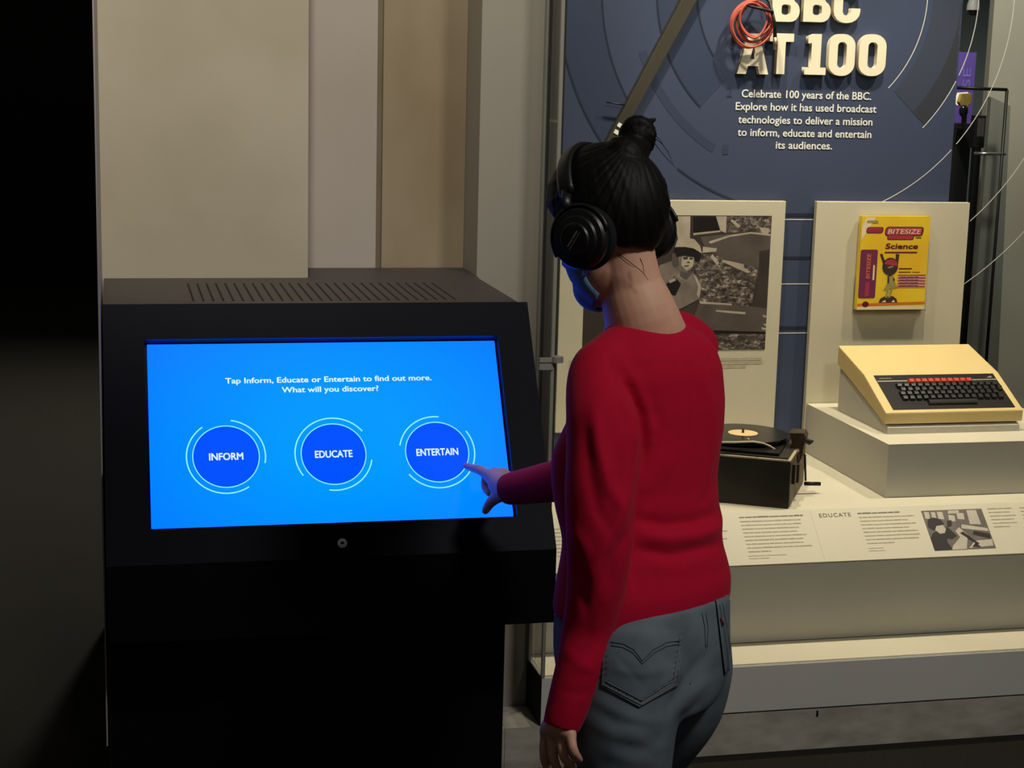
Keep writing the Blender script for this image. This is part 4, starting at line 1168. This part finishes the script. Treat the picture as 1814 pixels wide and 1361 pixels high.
# left hand hanging, fingers slightly curled
lw = lp[-1]
lm = [(dep(1011, 1303, 2.593), .0088), (dep(994, 1305, 2.606), .0095), (dep(978, 1302, 2.620), .0095), (dep(966.5, 1297, 2.638), .0095)]
add_limb(bm, [lp[-2], lw, dep(988, 1290, 2.618)], [.025, .024, .020], 16)
for a, r in lm: add_limb(bm, [lw, lw.lerp(a, .6), a], [.021, .018, r + .001], 12)
add_limb(bm, [lm[0][0], dep(1014.5, 1325, 2.583), dep(1020, 1338, 2.588), dep(1026, 1346, 2.603)], [.0086, .0078, .0074, .0062], 12)
add_limb(bm, [lm[1][0], dep(997, 1334, 2.600), dep(1005, 1350, 2.605), dep(1015, 1359, 2.618)], [.0090, .0080, .0076, .0064], 12)
add_limb(bm, [lm[2][0], dep(980, 1340, 2.616), dep(987, 1359, 2.622), dep(999, 1373, 2.638)], [.0090, .0081, .0077, .0064], 12)
add_limb(bm, [lm[3][0], dep(964, 1335, 2.638), dep(969, 1357, 2.648), dep(980, 1374, 2.668)], [.0088, .0080, .0076, .0064], 12)
add_limb(bm, [dep(974, 1288, 2.638), dep(972, 1318, 2.683), dep(976, 1342, 2.703), dep(984, 1360, 2.713)], [.0150, .0118, .0100, .0080], 12)
me = fuse(bm, 0.0028, 4, 0.5); me.name = 'body'
body = link('body', me, M_skin, person, True)
for s in (1, -1):
    bm = bmesh.new(); add_ell(bm, hpt(.083, .030 * s, .005), (hf, hl, hu), (.012, .012, .012), 10)
    bm_obj('eye', bm, mat('eye_white', (228, 224, 216), 0.2, var=0.02, vscale=40), person, True)

# ---- sweater
bm = bmesh.new()
add_loft(bm, [body_ring(*r) for r in TR])
add_limb(bm, lp[:1] + lp, [LRAD[0]] + LRAD, 24) if False else add_limb(bm, lp, LRAD, 24)
add_limb(bm, rpn, RRAD, 24)
add_limb(bm, [dep(1061, 657, 2.71), dep(1110, 614, 2.78), dep(1192, 591, 2.86), dep(1226, 615, 2.90)], [.046, .040, .042, .047], 20)
me = fuse(bm, 0.0042, 16, 0.5)
# trim the rounded sleeve ends into open cuffs
folds(me, [
    ([(1122, 918), (1180, 930), (1235, 924), (1284, 906)], 11, -0.0075), ([(1120, 945), (1180, 955), (1235, 950), (1284, 930)], 14, 0.0075),
    ([(1122, 972), (1190, 984), (1284, 962)], 9, -0.006), ([(1130, 1000), (1200, 1006), (1288, 985)], 16, 0.003),
    ([(1086, 646), (1112, 690), (1136, 738), (1141, 790), (1140, 830)], 10, -0.014), ([(1100, 690), (1122, 740), (1128, 800)], 11, 0.007), ([(1139, 817), (1129, 880), (1123, 965)], 7, -0.005),
    ([(1098, 640), (1128, 690), (1156, 760), (1152, 830)], 12, 0.005), ([(1136, 880), (1165, 850), (1190, 800)], 14, 0.003),
    ([(1150, 690), (1168, 760), (1160, 850), (1142, 905)], 12, -0.0045),
    ([(1052, 720), (1060, 790), (1075, 850), (1098, 905)], 11, 0.007), ([(1036, 760), (1043, 840), (1060, 905), (1088, 955)], 10, -0.0045),
    ([(1100, 780), (1094, 850), (1078, 925)], 9, -0.005), ([(1112, 860), (1098, 915), (1060, 985), (1050, 1050)], 12, 0.0065), ([(1118, 930), (1090, 985), (1070, 1040)], 8, -0.006),
    ([(1012, 930), (1040, 975), (1052, 1040)], 10, 0.003), ([(1008, 1000), (1030, 1040), (1040, 1090)], 8, -0.0035), ([(1085, 1040), (1060, 1090), (1050, 1140)], 9, 0.003),
    ([(1070, 1100), (1040, 1150), (1010, 1180)], 8, -0.003), ([(1000, 1150), (1030, 1180), (1055, 1190)], 9, 0.0025), ([(1000, 1225), (1025, 1232), (1048, 1222)], 6, -0.002),
    ([(1240, 640), (1262, 720), (1266, 800), (1255, 880)], 12, 0.003), ([(1240, 900), (1262, 860), (1272, 800)], 8, -0.003),
    ([(1082, 1110), (1180, 1106), (1250, 1080), (1290, 1042)], 5, -0.0012),
    ([(1040, 640), (1070, 625), (1100, 640)], 9, -0.002)], 0.0011, (22, 22, 9))
for c_, q_ in ((lp[-1], lp[-2]), (rpn[-1], rpn[-2])):
    P_ = co_of(me); dv = np.array((c_ - q_).normalized()); rel = P_ - np.array(c_); t_ = rel @ dv - 0.004; m_ = (t_ > 0) & (np.linalg.norm(rel, axis=1) < .06)
    P_[m_] -= dv * t_[m_][:, None] * 0.97; me.vertices.foreach_set('co', P_.ravel()); me.update()
sweater = link('sweater', me, M_sweat, person, True)
# neckband
nb = [p for p in body_ring(568, 1088, 1203, 2.80, ratio=0.70, n=36)]
cN = sum(nb, Vector()) / len(nb)
nb = [p + Vector((0, 0, -0.010 + 0.035 * ((p - cN).dot(-BF)) )) for p in nb]
nbm = tube('neckband', nb, 0.0055, M_sweat, sweater, 10, True)

# ---- jeans
bm = bmesh.new()
add_loft(bm, [body_ring(*r, ratio=0.76) for r in JR])
add_limb(bm, LL, LLR, 28); add_limb(bm, RL, RLR, 28)
me = fuse(bm, 0.005, 14, 0.5)
folds(me, [
    ([(1050, 1236), (1100, 1264), (1150, 1280), (1186, 1272)], 8, 0.003), ([(1048, 1256), (1100, 1284), (1150, 1296), (1186, 1288)], 8, -0.0022), ([(1046, 1280), (1100, 1306), (1150, 1322), (1186, 1320)], 10, 0.003), ([(1095, 1290), (1140, 1300), (1182, 1286)], 8, 0.004),
    ([(1090, 1318), (1140, 1325), (1184, 1312)], 7, -0.003), ([(1180, 1262), (1200, 1230), (1235, 1180), (1262, 1150)], 9, -0.005), ([(1070, 1330), (1110, 1345), (1170, 1350)], 10, 0.003),
    ([(1160, 1230), (1185, 1205), (1200, 1180)], 8, 0.004), ([(1200, 1260), (1225, 1230), (1262, 1200)], 9, 0.0035), ([(1196, 1285), (1222, 1262), (1250, 1240)], 7, -0.003)], 0.001, (18, 18, 12))
jeans = link('jeans', me, M_jean, person, True)
jp = co_of(jeans.data)
bvh = BVHTree.FromPolygons([tuple(p) for p in jp], [tuple(p.vertices) for p in jeans.data.polygons])


def on_jeans(x, y, off):
    h = bvh.ray_cast(CAM, ray(x, y).normalized())
    if h[0] is None: return None
    return h[0] + h[1] * off if h[1].dot(FWD) < 0 else h[0] - h[1] * off


def patch(name, c4, m, parent, thick=0.003, n=14, point=0.0):
    """cloth patch lying on the jeans: corners tl, tr, br, bl; point lowers the middle of the bottom edge"""
    bm = bmesh.new(); G = []
    for j in range(n + 1):
        v = j / n; row = []
        for i in range(n + 1):
            u = i / n
            x = (c4[0][0] * (1 - u) + c4[1][0] * u) * (1 - v) + (c4[3][0] * (1 - u) + c4[2][0] * u) * v
            y = (c4[0][1] * (1 - u) + c4[1][1] * u) * (1 - v) + (c4[3][1] * (1 - u) + c4[2][1] * u) * v + point * v * (1 - abs(2 * u - 1))
            p = on_jeans(x, y, thick)
            row.append(bm.verts.new(p) if p is not None else None)
        G.append(row)
    for j in range(n):
        for i in range(n):
            q = (G[j][i], G[j][i + 1], G[j + 1][i + 1], G[j + 1][i])
            if all(q) and max((q[0].co - q[2].co).length, (q[1].co - q[3].co).length) < 0.035: bm.faces.new(q)
    ex = bmesh.ops.extrude_face_region(bm, geom=bm.faces[:])
    for v in [g_ for g_ in ex['geom'] if isinstance(g_, bmesh.types.BMVert)]:
        v.co += (v.co - CAM).normalized() * (thick * 1.6)
    return bm_obj(name, bm, m, parent, True)


def stitch(name, lines, parent, off=0.004, r=0.0007, m=None):
    bm = bmesh.new()
    for L in lines:
        pts = []
        for (xa, ya), (xb, yb) in zip(L, L[1:]):
            k = max(2, int(math.hypot(xb - xa, yb - ya) / 4))
            pts += [on_jeans(xa + (xb - xa) * i / k, ya + (yb - ya) * i / k, off) for i in range(k)]
        pts.append(on_jeans(L[-1][0], L[-1][1], off)); pts = [p for p in pts if p is not None]
        if len(pts) > 2: add_tube(bm, pts, r, 6)
    return bm_obj(name, bm, m or M_stitch, parent, True)


pk = patch('pocket', [(1070, 1122), (1211, 1118), (1198, 1214), (1066, 1216)], M_jean, jeans, 0.0028, 70, 38)
PF = []
for (xa, ya), (xb, yb), nn_ in (((1206, 1124), (1197, 1208), 9), ((1072, 1211), (1136, 1246), 9), ((1136, 1246), (1194, 1208), 8), ((1072, 1150), (1070, 1205), 5)):
    for k in range(nn_):
        t = (k + .5) / nn_; x = xa + (xb - xa) * t; y = ya + (yb - ya) * t; PF.append(([(x - 6, y + 3), (x + 3, y - 4)], 2.4, -0.0016 if k % 2 else -0.0011))
folds(pk.data, PF + [([(1085, 1185), (1130, 1196), (1180, 1188)], 9, 0.0015), ([(1090, 1160), (1140, 1215)], 7, -0.001)])
stitch('pocket_stitching', [[(1069, 1213), (1136, 1249), (1196, 1211), (1202, 1170), (1208, 1128)], [(1074, 1207), (1136, 1241), (1191, 1205), (1197, 1170), (1203, 1128)],
                            ], pk, 0.0032)
stitch('arcuate_stitching', [[(1083, 1139), (1104, 1142), (1122, 1152), (1137, 1172), (1156, 1152), (1178, 1140), (1204, 1136)],
                            [(1083, 1145), (1103, 1148), (1120, 1157), (1137, 1177), (1158, 1157), (1179, 1146), (1203, 1142)]], pk, 0.0033, 0.0008, M_stitch2)
stitch('seat_seam', [[(1243, 1085), (1248, 1110), (1250, 1146)], [(1250, 1085), (1254, 1110), (1253, 1146), (1240, 1180), (1222, 1212)]], jeans, 0.0012)
pk2 = patch('pocket', [(1266, 1066), (1290, 1054), (1289, 1186), (1281, 1194)], M_jean, jeans, 0.0035, 14)
stitch('pocket_stitching', [[(1271, 1072), (1284, 1150), (1286, 1188)], [(1276, 1068), (1289, 1150)]], pk2, 0.006)
rt = [on_jeans(x, y, 0.007) for x, y in ((1272, 1094), (1275, 1108))]
if all(rt): tube('pocket_tab', rt, 0.0018, M_mag, pk2, 6)
for L in (LL, RL):
    bm = bmesh.new(); c = L[-1] + Vector((0, 0, -.07)); add_limb(bm, [c - BF * .05 + Vector((0, 0, .05)), c + BF * .04 + Vector((0, 0, .045)), c + BF * .16 + Vector((0, 0, .037))], [.043, .043, .035], 16)
    mm = fuse(bm, 0.006, 4); P_ = co_of(mm); P_[:, 2] = np.maximum(P_[:, 2], 0.001); mm.vertices.foreach_set('co', P_.ravel()); mm.update()
    link('shoe', mm, M_black, person, True)


# ---- hair
def hair_r(D):
    f, l, u = D[:, 0], D[:, 1], D[:, 2]
    r = head_r(D)
    g = np.clip((0.60 + 0.55 * np.maximum(u, 0) - f) / 0.16, 0, 1)                 # hairline at the forehead and temples
    low = np.clip((u + 0.86 - 0.28 * np.abs(l)) / 0.10, 0, 1)   # nape
    side = np.clip(1 - np.clip((f + 0.45) / 0.2, 0, 1) * np.clip((-u - 0.10) / 0.15, 0, 1), 0, 1)
    t = np.minimum(np.minimum(g, low), side)
    ang = np.arctan2(l, -f)
    streak = 0.0004 * np.sin(ang * 47 + 3 * u) + 0.0004 * np.sin(ang * 23 - 4 * u + 1.0)
    return r - 0.007 + t * (0.0205 + streak)


bm = bmesh.new(); star(bm, hair_r, 220, 120)
bc = dep(1129, 240, 2.80)
bd = (hpt(-.045, 0, .15) - HO).normalized()
add_ell(bm, bc, (RH, FH, ZU), (.0265, .030, .0285), 16)
add_limb(bm, [hpt(-.045, 0, .110), dep(1126, 262, 2.80), bc], [.040, .026, .024], 20)
add_limb(bm, [dep(1108, 236, 2.79), dep(1120, 220, 2.785), dep(1138, 220, 2.785), dep(1151, 238, 2.79), dep(1140, 258, 2.79)], [.012, .013, .013, .012, .012], 12)
add_limb(bm, [dep(1141, 222, 2.79), dep(1148, 216, 2.79), dep(1160, 212, 2.79)], [.008, .006, .0035], 10)
add_limb(bm, [dep(1141, 225, 2.785), dep(1153, 240, 2.785), dep(1152, 262, 2.79)], [.008, .009, .006], 10)
me = fuse(bm, 0.0030, 2, 0.4)
rng = np.random.default_rng(2); P_ = co_of(me); N_ = no_of(me); px_, py_ = proj_np(P_)
cxp, cyp = proj(bc); ang = np.arctan2(px_ - cxp, py_ - cyp)
P_ += N_ * (0.0005 * np.sin(ang * 46) + 0.0004 * np.sin(ang * 83 + 2))[:, None]
me.vertices.foreach_set('co', P_.ravel()); me.update()
hair = link('hair', me, M_hair, person, True)
for pts in ([(1156, 242), (1172, 254), (1184, 270), (1192, 290)], [(1154, 246), (1170, 268), (1186, 286), (1196, 296)], [(1150, 232), (1168, 246), (1178, 262)], [(1146, 218), (1158, 213), (1163, 210)],
            [(1096, 450), (1118, 466), (1138, 482), (1149, 497)], [(1094, 452), (1110, 466), (1124, 474)], [(1016, 305), (1006, 312), (1000, 326)], 
            [(1176, 315), (1182, 330), (1180, 350)], [(1134, 458), (1139, 470), (1141, 484)]):
    q = [dep(x, y, 2.725 if y > 430 else 2.79) for x, y in pts]
    tube('stray_hair', q, [.0008] + [.0006] * (len(q) - 2) + [.0003], M_hair, hair, 5)

# ---- face mask with ear loops
bm = bmesh.new(); nu, nv = 30, 22; R1 = []; R2 = []
for i in range(nv + 1):
    u = math.radians(84 + 66 * i / nv); ra, rb = [], []
    wd_ = math.radians(50 - 8 * abs(i / nv - 0.4) + 6 * (i / nv))
    D = np.array([(math.sin(u) * math.cos(t), math.sin(u) * math.sin(t), math.cos(u)) for t in np.linspace(-wd_, wd_, nu + 1)])
    r = head_r(D) + 0.007 + 0.0015 * np.sin(i * 2.1) * (i % 7 < 2)
    edge = np.clip((1 - np.abs(np.linspace(-1, 1, nu + 1))) * 8, 0, 1); r = r - 0.004 * (1 - edge)
    R1.append([bm.verts.new(hpt(*(HQ + d * k))) for d, k in zip(D, r)]); R2.append([bm.verts.new(hpt(*(HQ + d * (k - .003)))) for d, k in zip(D, r)])
for i in range(nv):
    for k in range(nu):
        bm.faces.new((R1[i][k], R1[i][k + 1], R1[i + 1][k + 1], R1[i + 1][k])); bm.faces.new((R2[i][k], R2[i + 1][k], R2[i + 1][k + 1], R2[i][k + 1]))
for i in range(nv):
    for k in (0, nu): bm.faces.new((R1[i][k], R1[i + 1][k], R2[i + 1][k], R2[i][k]))
for k in range(nu):
    for i in (0, nv): bm.faces.new((R1[i][k], R1[i][k + 1], R2[i][k + 1], R2[i][k]))
a_up = {s: R1[5][nu if s > 0 else 0].co.copy() for s in (1, -1)}; a_dn = {s: R1[16][nu if s > 0 else 0].co.copy() for s in (1, -1)}
mask = bm_obj('face_mask', bm, M_mask, person, True)
for s in (1, -1):
    tube('ear_loop', [a_up[s], hpt(.02, .082 * s, .02), hpt(-.02, .088 * s, .015), hpt(-.03, .086 * s, -.02), hpt(.0, .078 * s, -.045), a_dn[s]], 0.0017, M_mask, mask, 6)

# ---- headphones
hd = thing('headphones', 'black over-ear headphones worn by the person in the red sweater', 'headphones', HO)
M_hp = mat('headphone_black', (22, 22, 24), 0.42, spec=0.5, var=0.1, vscale=20)
M_pad = mat('velour_pad', (26, 26, 28), 0.9, spec=0.2, var=0.2, vscale=80)
M_steel = mat('headphone_steel', (120, 122, 126), 0.3, metal=0.8, var=0.05, vscale=30)
M_mark = mat('pale_mark', (150, 150, 148), 0.5, var=0.1, vscale=60)
tl_ = math.radians(9); bu = (hu * math.cos(tl_) + hf * math.sin(tl_)).normalized()
for s in (1, -1):
    c = hpt(.004, .0855 * s, -.002); ax_ = hl * s
    cup = lathe('ear_cup', [(0, 0.012), (.044, 0.012), (.0490, 0.017), (.0500, 0.026), (.0465, 0.032), (.038, 0.034), (.036, 0.038), (.027, 0.040), (.025, 0.043), (0, 0.044)], c, ax_, M_hp, hd, 40)
    lathe('ear_cushion', [(.020, -.010), (.040, -.012), (.0500, -.006), (.0525, .003), (.0500, .010), (.044, .0125), (.020, .0125)], c, ax_, M_pad, cup, 40)
    # yoke and slider
    w = bu.cross(ax_).normalized()
    pts = [c + ax_ * .024 + (w * math.cos(t) + bu * math.sin(t)) * .0535 for t in np.linspace(-0.15, math.pi + .15, 22)]
    tube('yoke', pts, 0.0036, M_hp, cup, 8)
    tube('slider', [c + ax_ * .024 + bu * .0535, c + ax_ * .018 + bu * .068, c + ax_ * .007 + bu * .082], [.008, .0085, .009], M_hp, cup, 10, flat=0.5)
    F = Flat(c + ax_ * .0445, w if s > 0 else -w, bu if s > 0 else bu, 0.0003)
    if s > 0:
        f2 = hf; a0 = (f2 * .80 + hu * -.6).normalized(); b0 = ax_.cross(a0).normalized()
        F = Flat(c + ax_ * .0445, -a0, -b0, 0.0003)
        F.rrect(-.018, -.004, .018, -.0028, .0005, M_mark, 0); F.rows(-.016, .016, .0005, .01, 1, .004, M_mark, 0, 1.0, 90); F.arc(0, 0, .0228, .0238, 20, 160, M_steel, 0)
        F.build('cup_marking', cup)
n = 26; bm = bmesh.new(); R = []
for k in range(n + 1):
    t = math.pi * (.09 + .82 * k / n); sgn = math.cos(t)
    p = hpt(.004, 0, -.002) + hl * (.0975 * sgn) + bu * (.047 + .1115 * math.sin(t))
    nn = (hl * sgn * .5 + bu * math.sin(t)).normalized() 
    ww = nn.cross(hl * -math.sin(t) + bu * sgn).normalized()
    hw, th_ = .0145, .0055
    R.append([p + ww * hw + nn * th_ * .4, p + ww * hw * .6 + nn * th_, p - ww * hw * .6 + nn * th_, p - ww * hw + nn * th_ * .4, p - ww * hw - nn * th_ * .4, p - ww * hw * .6 - nn * th_, p + ww * hw * .6 - nn * th_, p + ww * hw - nn * th_ * .4])
add_loft(bm, R); bm_obj('headband', bm, M_hp, hd, True)

# ================================================================== BEYOND THE CASE
def wx(x, y, Y): return at(x, y, Y=Y)


M_beige = mat('gallery_column', (176, 170, 154), 0.8, var=0.2, vscale=1.5)
M_teal = mat('dark_grey_wall', (120, 132, 132), 0.8, var=0.1, vscale=1)
p = wx(1756, 80, 7.0)
structure(box('pillar', p.x, p.x + 0.85, 7.0, 7.04, 0.0, 3.6, M_beige))
p = wx(1690, 100, 9.5)
structure(box('wall_gallery', p.x - 1.2, p.x + 3.5, 9.5, 9.6, 0.0, 3.6, M_teal))
Y = 8.0
a, b = wx(1703, 155, Y), wx(1730, 93, Y)
bn = thing('banner', 'tall purple hanging banner with pale sideways letters, beyond the right end of the case', 'banner', ((a.x + b.x) / 2, Y, 0))
M_purp = mat('purple_banner', (120, 92, 190), 0.7, var=0.1, vscale=2)
zlo = wx(1715, 262, Y)[2]
box('cloth', a.x - 0.12, b.x, Y, Y + 0.02, zlo, b.z, M_purp, bn)
F = Flat((0, Y - 0.001, 0), (1, 0, 0), (0, 0, 1), 0.0005)
c = wx(1712, 138, Y); F.text('SE', c.x - 0.05, c.x + 0.05, c.z - 0.022, 0.045, mat('lilac_print', (150, 136, 225), 0.6, var=0.05, vscale=9), 0, 0.0, rot=(c.x, c.z, 90)); F.build('letters', bn)
box('stand', a.x - 0.10, b.x - 0.02, Y + 0.021, Y + 0.06, 0.0, b.z - 0.02, M_dark, bn)
# small lit showcase with a dark round exhibit
Y = 7.7
a, b = wx(1694, 262, Y), wx(1726, 163, Y)
sh = thing('small_showcase', 'small lit showcase holding a gold ornament, in front of the purple banner', 'showcase', ((a.x + b.x) / 2, Y + 0.1, 0))
zz = wx(1708, 212, Y)[2]
box('cabinet', a.x, b.x, Y, Y + 0.2, 0.0, zz - 0.02, M_dark, sh)
M_gold = mat('gold_ornament', (230, 196, 110), 0.3, metal=0.4, var=0.3, vscale=30)
a2 = [wx(x, y, Y) for x, y in ((1704, 166), (1722, 165), (1723, 182), (1714, 190), (1703, 188), (1699, 181))]
prism('ornament', a2, (0, 0.03, 0), M_gold, sh, 0.004)
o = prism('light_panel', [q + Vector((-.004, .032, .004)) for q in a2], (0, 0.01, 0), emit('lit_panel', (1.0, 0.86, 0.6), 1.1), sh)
box('post', (a.x + b.x) / 2 - 0.01, (a.x + b.x) / 2 + 0.01, Y + 0.005, Y + 0.02, zz - 0.02, a2[0].z - 0.01, M_black, sh)
gb = bmesh.new(); q = wx(1707, 197, Y - 0.06); add_ell(gb, q, (Vector((1, 0, 0)), Vector((0, 1, 0)), Vector((0, 0, 1))), (.022, .022, .030), 14)
gl = bm_obj('glass_globe', gb, mat('black_globe', (16, 18, 22), 0.08, spec=0.8, var=0.05, vscale=10), sh, True)
box('globe_post', q.x - 0.006, q.x + 0.006, Y - 0.065, Y - 0.055, zz - 0.035, q.z - 0.026, M_black, sh)
box('globe_shelf', q.x - 0.03, q.x + 0.03, Y - 0.09, Y - 0.0005, zz - 0.045, zz - 0.035, M_black, sh)
# black tube rack
Y = 6.6
rk_ = thing('tube_rack', 'black square tube rack standing before the beige column beyond the case', 'rack', (wx(1782, 280, Y).x, Y, 0))
A = [wx(1690, 155.2, Y), wx(1784, 159, Y), wx(1781, 273, Y), wx(1726, 272, Y)]
for name, u, v, m in (('top_rail', A[0], A[1], M_black), ('upright', A[1], Vector((A[1].x, Y, 0.0)), M_black), ('lower_rail', A[2], A[3], mat('chrome_rail', (210, 210, 205), 0.2, metal=0.9, var=0.02, vscale=20))):
    tube(name, [u, v], 0.007, m, rk_, 8)
tube('upright', [A[0], Vector((A[0].x, Y, 0.0))], 0.007, M_black, rk_, 8)
Y = 6.75
M_gp = mat('grey_panel', (128, 128, 118), 0.7, var=0.2, vscale=5)
pts = [wx(x, y, Y) for x, y in ((1756, 172), (1790, 188), (1799, 330), (1740, 330))]
pts = pts[:2] + [Vector((pts[2].x, Y, 0)), Vector((pts[3].x, Y, 0))]
sp = prism('screen_stand', pts, (0, 0.03, 0), M_gp); tag(sp, 'tall grey tapering panel standing behind the black tube rack', 'panel')
a, b = wx(1724, 262, 6.9), wx(1748, 205, 6.9)
mon = thing('monitor', 'small dark screen on a post between the banner and the beige column', 'monitor', ((a.x + b.x) / 2, 6.9, 0))
box('housing', a.x, b.x, 6.9, 6.94, a.z, b.z, M_black, mon, 0.003)
box('display', a.x + 0.012, b.x - 0.008, 6.8985, 6.8999, a.z + 0.05, b.z - 0.012, mat('dull_display', (72, 66, 70), 0.3, var=0.2, vscale=12), mon)
box('post', (a.x + b.x) / 2 - 0.015, (a.x + b.x) / 2 + 0.015, 6.905, 6.935, 0.0, a.z, M_black, mon)
# dome camera
Y = 8.6
q = wx(1724, 18, Y)
dm = thing('dome_camera', 'white ceiling dome camera above the purple banner', 'security camera', q)
lathe('housing', [(0, .075), (.014, .072), (.026, .055), (.034, .03), (.036, 0), (0, 0)], q, (0, 0, 1), mat('dome_white', (190, 186, 176), 0.5, var=0.05, vscale=8), dm, 24)
lathe('dome', [(.026, -.001), (.025, -.012), (.018, -.026), (0, -.031)], q, (0, 0, 1), M_black, dm, 20)
tube('stem', [q + Vector((0, 0, .07)), Vector((q.x, q.y, 3.6))], 0.010, M_trim, dm, 10)
